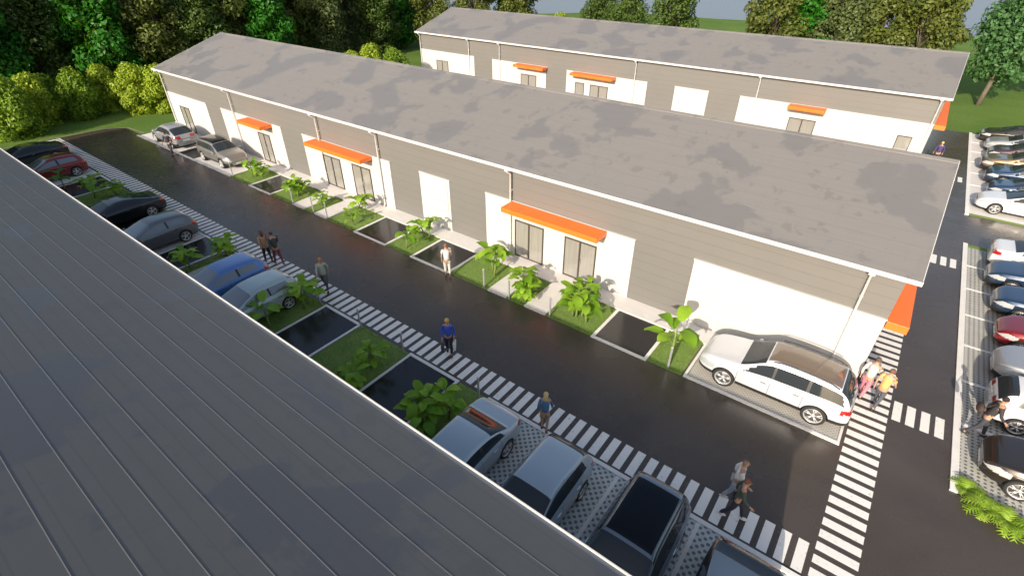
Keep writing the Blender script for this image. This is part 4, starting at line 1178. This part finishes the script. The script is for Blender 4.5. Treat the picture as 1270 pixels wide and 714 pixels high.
def bag(label, x, y, z, col, rz=0.0, sx=.30, sz=.34, t=.11, mat=None):
    o = empty('shopping_bag', (x, y, z), R(rz)); tag(o, label, 'bag')
    mb = MB(); mb.add([(-sx / 2 * .9, -t / 2 * .8, 0), (sx / 2 * .9, -t / 2 * .8, 0), (sx / 2 * .9, t / 2 * .8, 0), (-sx / 2 * .9, t / 2 * .8, 0), (-sx / 2, -t / 2, sz), (sx / 2, -t / 2, sz), (sx / 2, t / 2, sz), (-sx / 2, t / 2, sz)],
        [(0, 3, 2, 1), (0, 1, 5, 4), (1, 2, 6, 5), (2, 3, 7, 6), (3, 0, 4, 7), (4, 5, 6, 7)]); mb.build('bag_body', cloth(col), o)
    mb = MB(); mb.tube([(-.08, 0, sz), (-.06, 0, sz + .13), (.0, 0, sz + .17), (.06, 0, sz + .13), (.08, 0, sz)], .008, 6); mb.build('handle', cloth((.1, .08, .06)), o)
    return o
def hand_world(px, py, face, arms, k, s):
    sh, elb, wr, dv = arms[s]; p = (wr + dv * .09) * k; a = R(face)
    return (px + p.x * math.cos(a) - p.y * math.sin(a), py + p.x * math.sin(a) + p.y * math.cos(a), p.z + .01)
hx = hand_world(-11.08, 10.62, -52, arms, k, 1); bag('white paper bag with dark bands held by the woman in blue', hx[0], hx[1], hx[2] - .50, (.70, .70, .70), -52)
hx = hand_world(-11.08, 10.62, -52, arms, k, -1); bag('dark shopping bag in the other hand of the woman in blue', hx[0], hx[1], hx[2] - .50, (.05, .06, .08), -52, .24, .30)
person('person in tan top and black trousers, left of the pair by the blue car', -23.05, 10.25, 175, 1.74, top=(.42, .25, .15), legs=(.02, .02, .025), hair=(.10, .06, .04), stride=.5, longhair=True, female=True)
person('person in dark jacket and maroon trousers, right of the pair by the blue car', -22.45, 10.45, 175, 1.76, top=(.045, .055, .05), legs=(.16, .04, .05), hair=(.05, .035, .03), stride=.7)
person('striding woman in pale sage coat alone on the zebra strip', -18.72, 10.5, -40, 1.70, top=(.36, .42, .36), legs=(.07, .08, .08), hair=(.45, .20, .07), longhair=True, female=True, stride=.8, armsw=.5, skirt=True)
person('man dressed in white standing at the edge of a black bay by the middle hall', -15.0, 14.72, 140, 1.72, top=(.72, .70, .66), legs=(.66, .62, .56), hair=(.20, .10, .06), shoes=(.45, .2, .12), stride=.25, armsw=.2, sleeves=False)
person('blonde woman in denim jacket and khaki shorts behind the silver cars', -6.02, 9.72, 120, 1.66, top=(.06, .15, .30), legs=(.30, .24, .13), hair=(.55, .42, .20), longhair=True, short=True, female=True, stride=.25, armsw=.2)
person('bald man in white shirt, farther of the two crossing at the lower right', -0.33, 10.9, 10, 1.72, top=(.78, .77, .75), legs=(.30, .36, .42), bald=True, stride=.5, shoes=(.5, .5, .5))
person('person in dark green jacket striding in front of the bald man', -0.12, 10.32, 10, 1.72, top=(.06, .08, .07), legs=(.03, .03, .04), hair=(.16, .07, .04), stride=.75, armsw=.4, shoes=(.70, .70, .72), skirt=True)
person('man in pale grey shirt and pink trousers behind the white suv', 2.05, 17.75, 70, 1.74, top=(.52, .52, .50), legs=(.55, .20, .26), hair=(.10, .06, .05), stride=.5)
person('person in orange shirt and dark jeans, right one of the pair behind the white suv', 2.5, 17.45, 70, 1.70, top=(.80, .40, .14), legs=(.07, .08, .10), hair=(.16, .08, .06), stride=.6, sleeves=False)
_, arms, k = person('man in black jacket striding across the pavers beside the white hatchback', 5.28, 18.0, 10, 1.78, top=(.035, .033, .035), legs=(.04, .045, .06), hair=(.02, .015, .015), stride=.7, armsw=.35, lean=.12)
bp = empty('shoulder_bag', (5.03, 18.03, 1.02), R(10)); tag(bp, 'dark brown shoulder bag on the back of the man in black', 'bag')
mb = MB(); mb.ellipsoid((0, 0, .12), (.10, .19, .16), 12, 8); mb.build('pouch', cloth((.05, .03, .025)), bp)
mb = MB(); mb.tube([(0, -.12, .2), (.12, -.16, .38), (.22, -.10, .46), (.30, .02, .42)], .014, 6); mb.build('strap', cloth((.05, .03, .025)), bp)
person('person in purple jacket by the right corner of the far hall', 2.75, 46.6, -100, 1.72, top=(.06, .045, .15), legs=(.04, .04, .07), hair=(.50, .36, .18), stride=.3)
person('person in dark clothes on the road beside the silver crossover', -43.15, 14.6, -60, 1.74, top=(.04, .04, .06), legs=(.05, .05, .07), hair=(.06, .04, .03), stride=.4)

scn.render.resolution_x = 1024; scn.render.resolution_y = 575
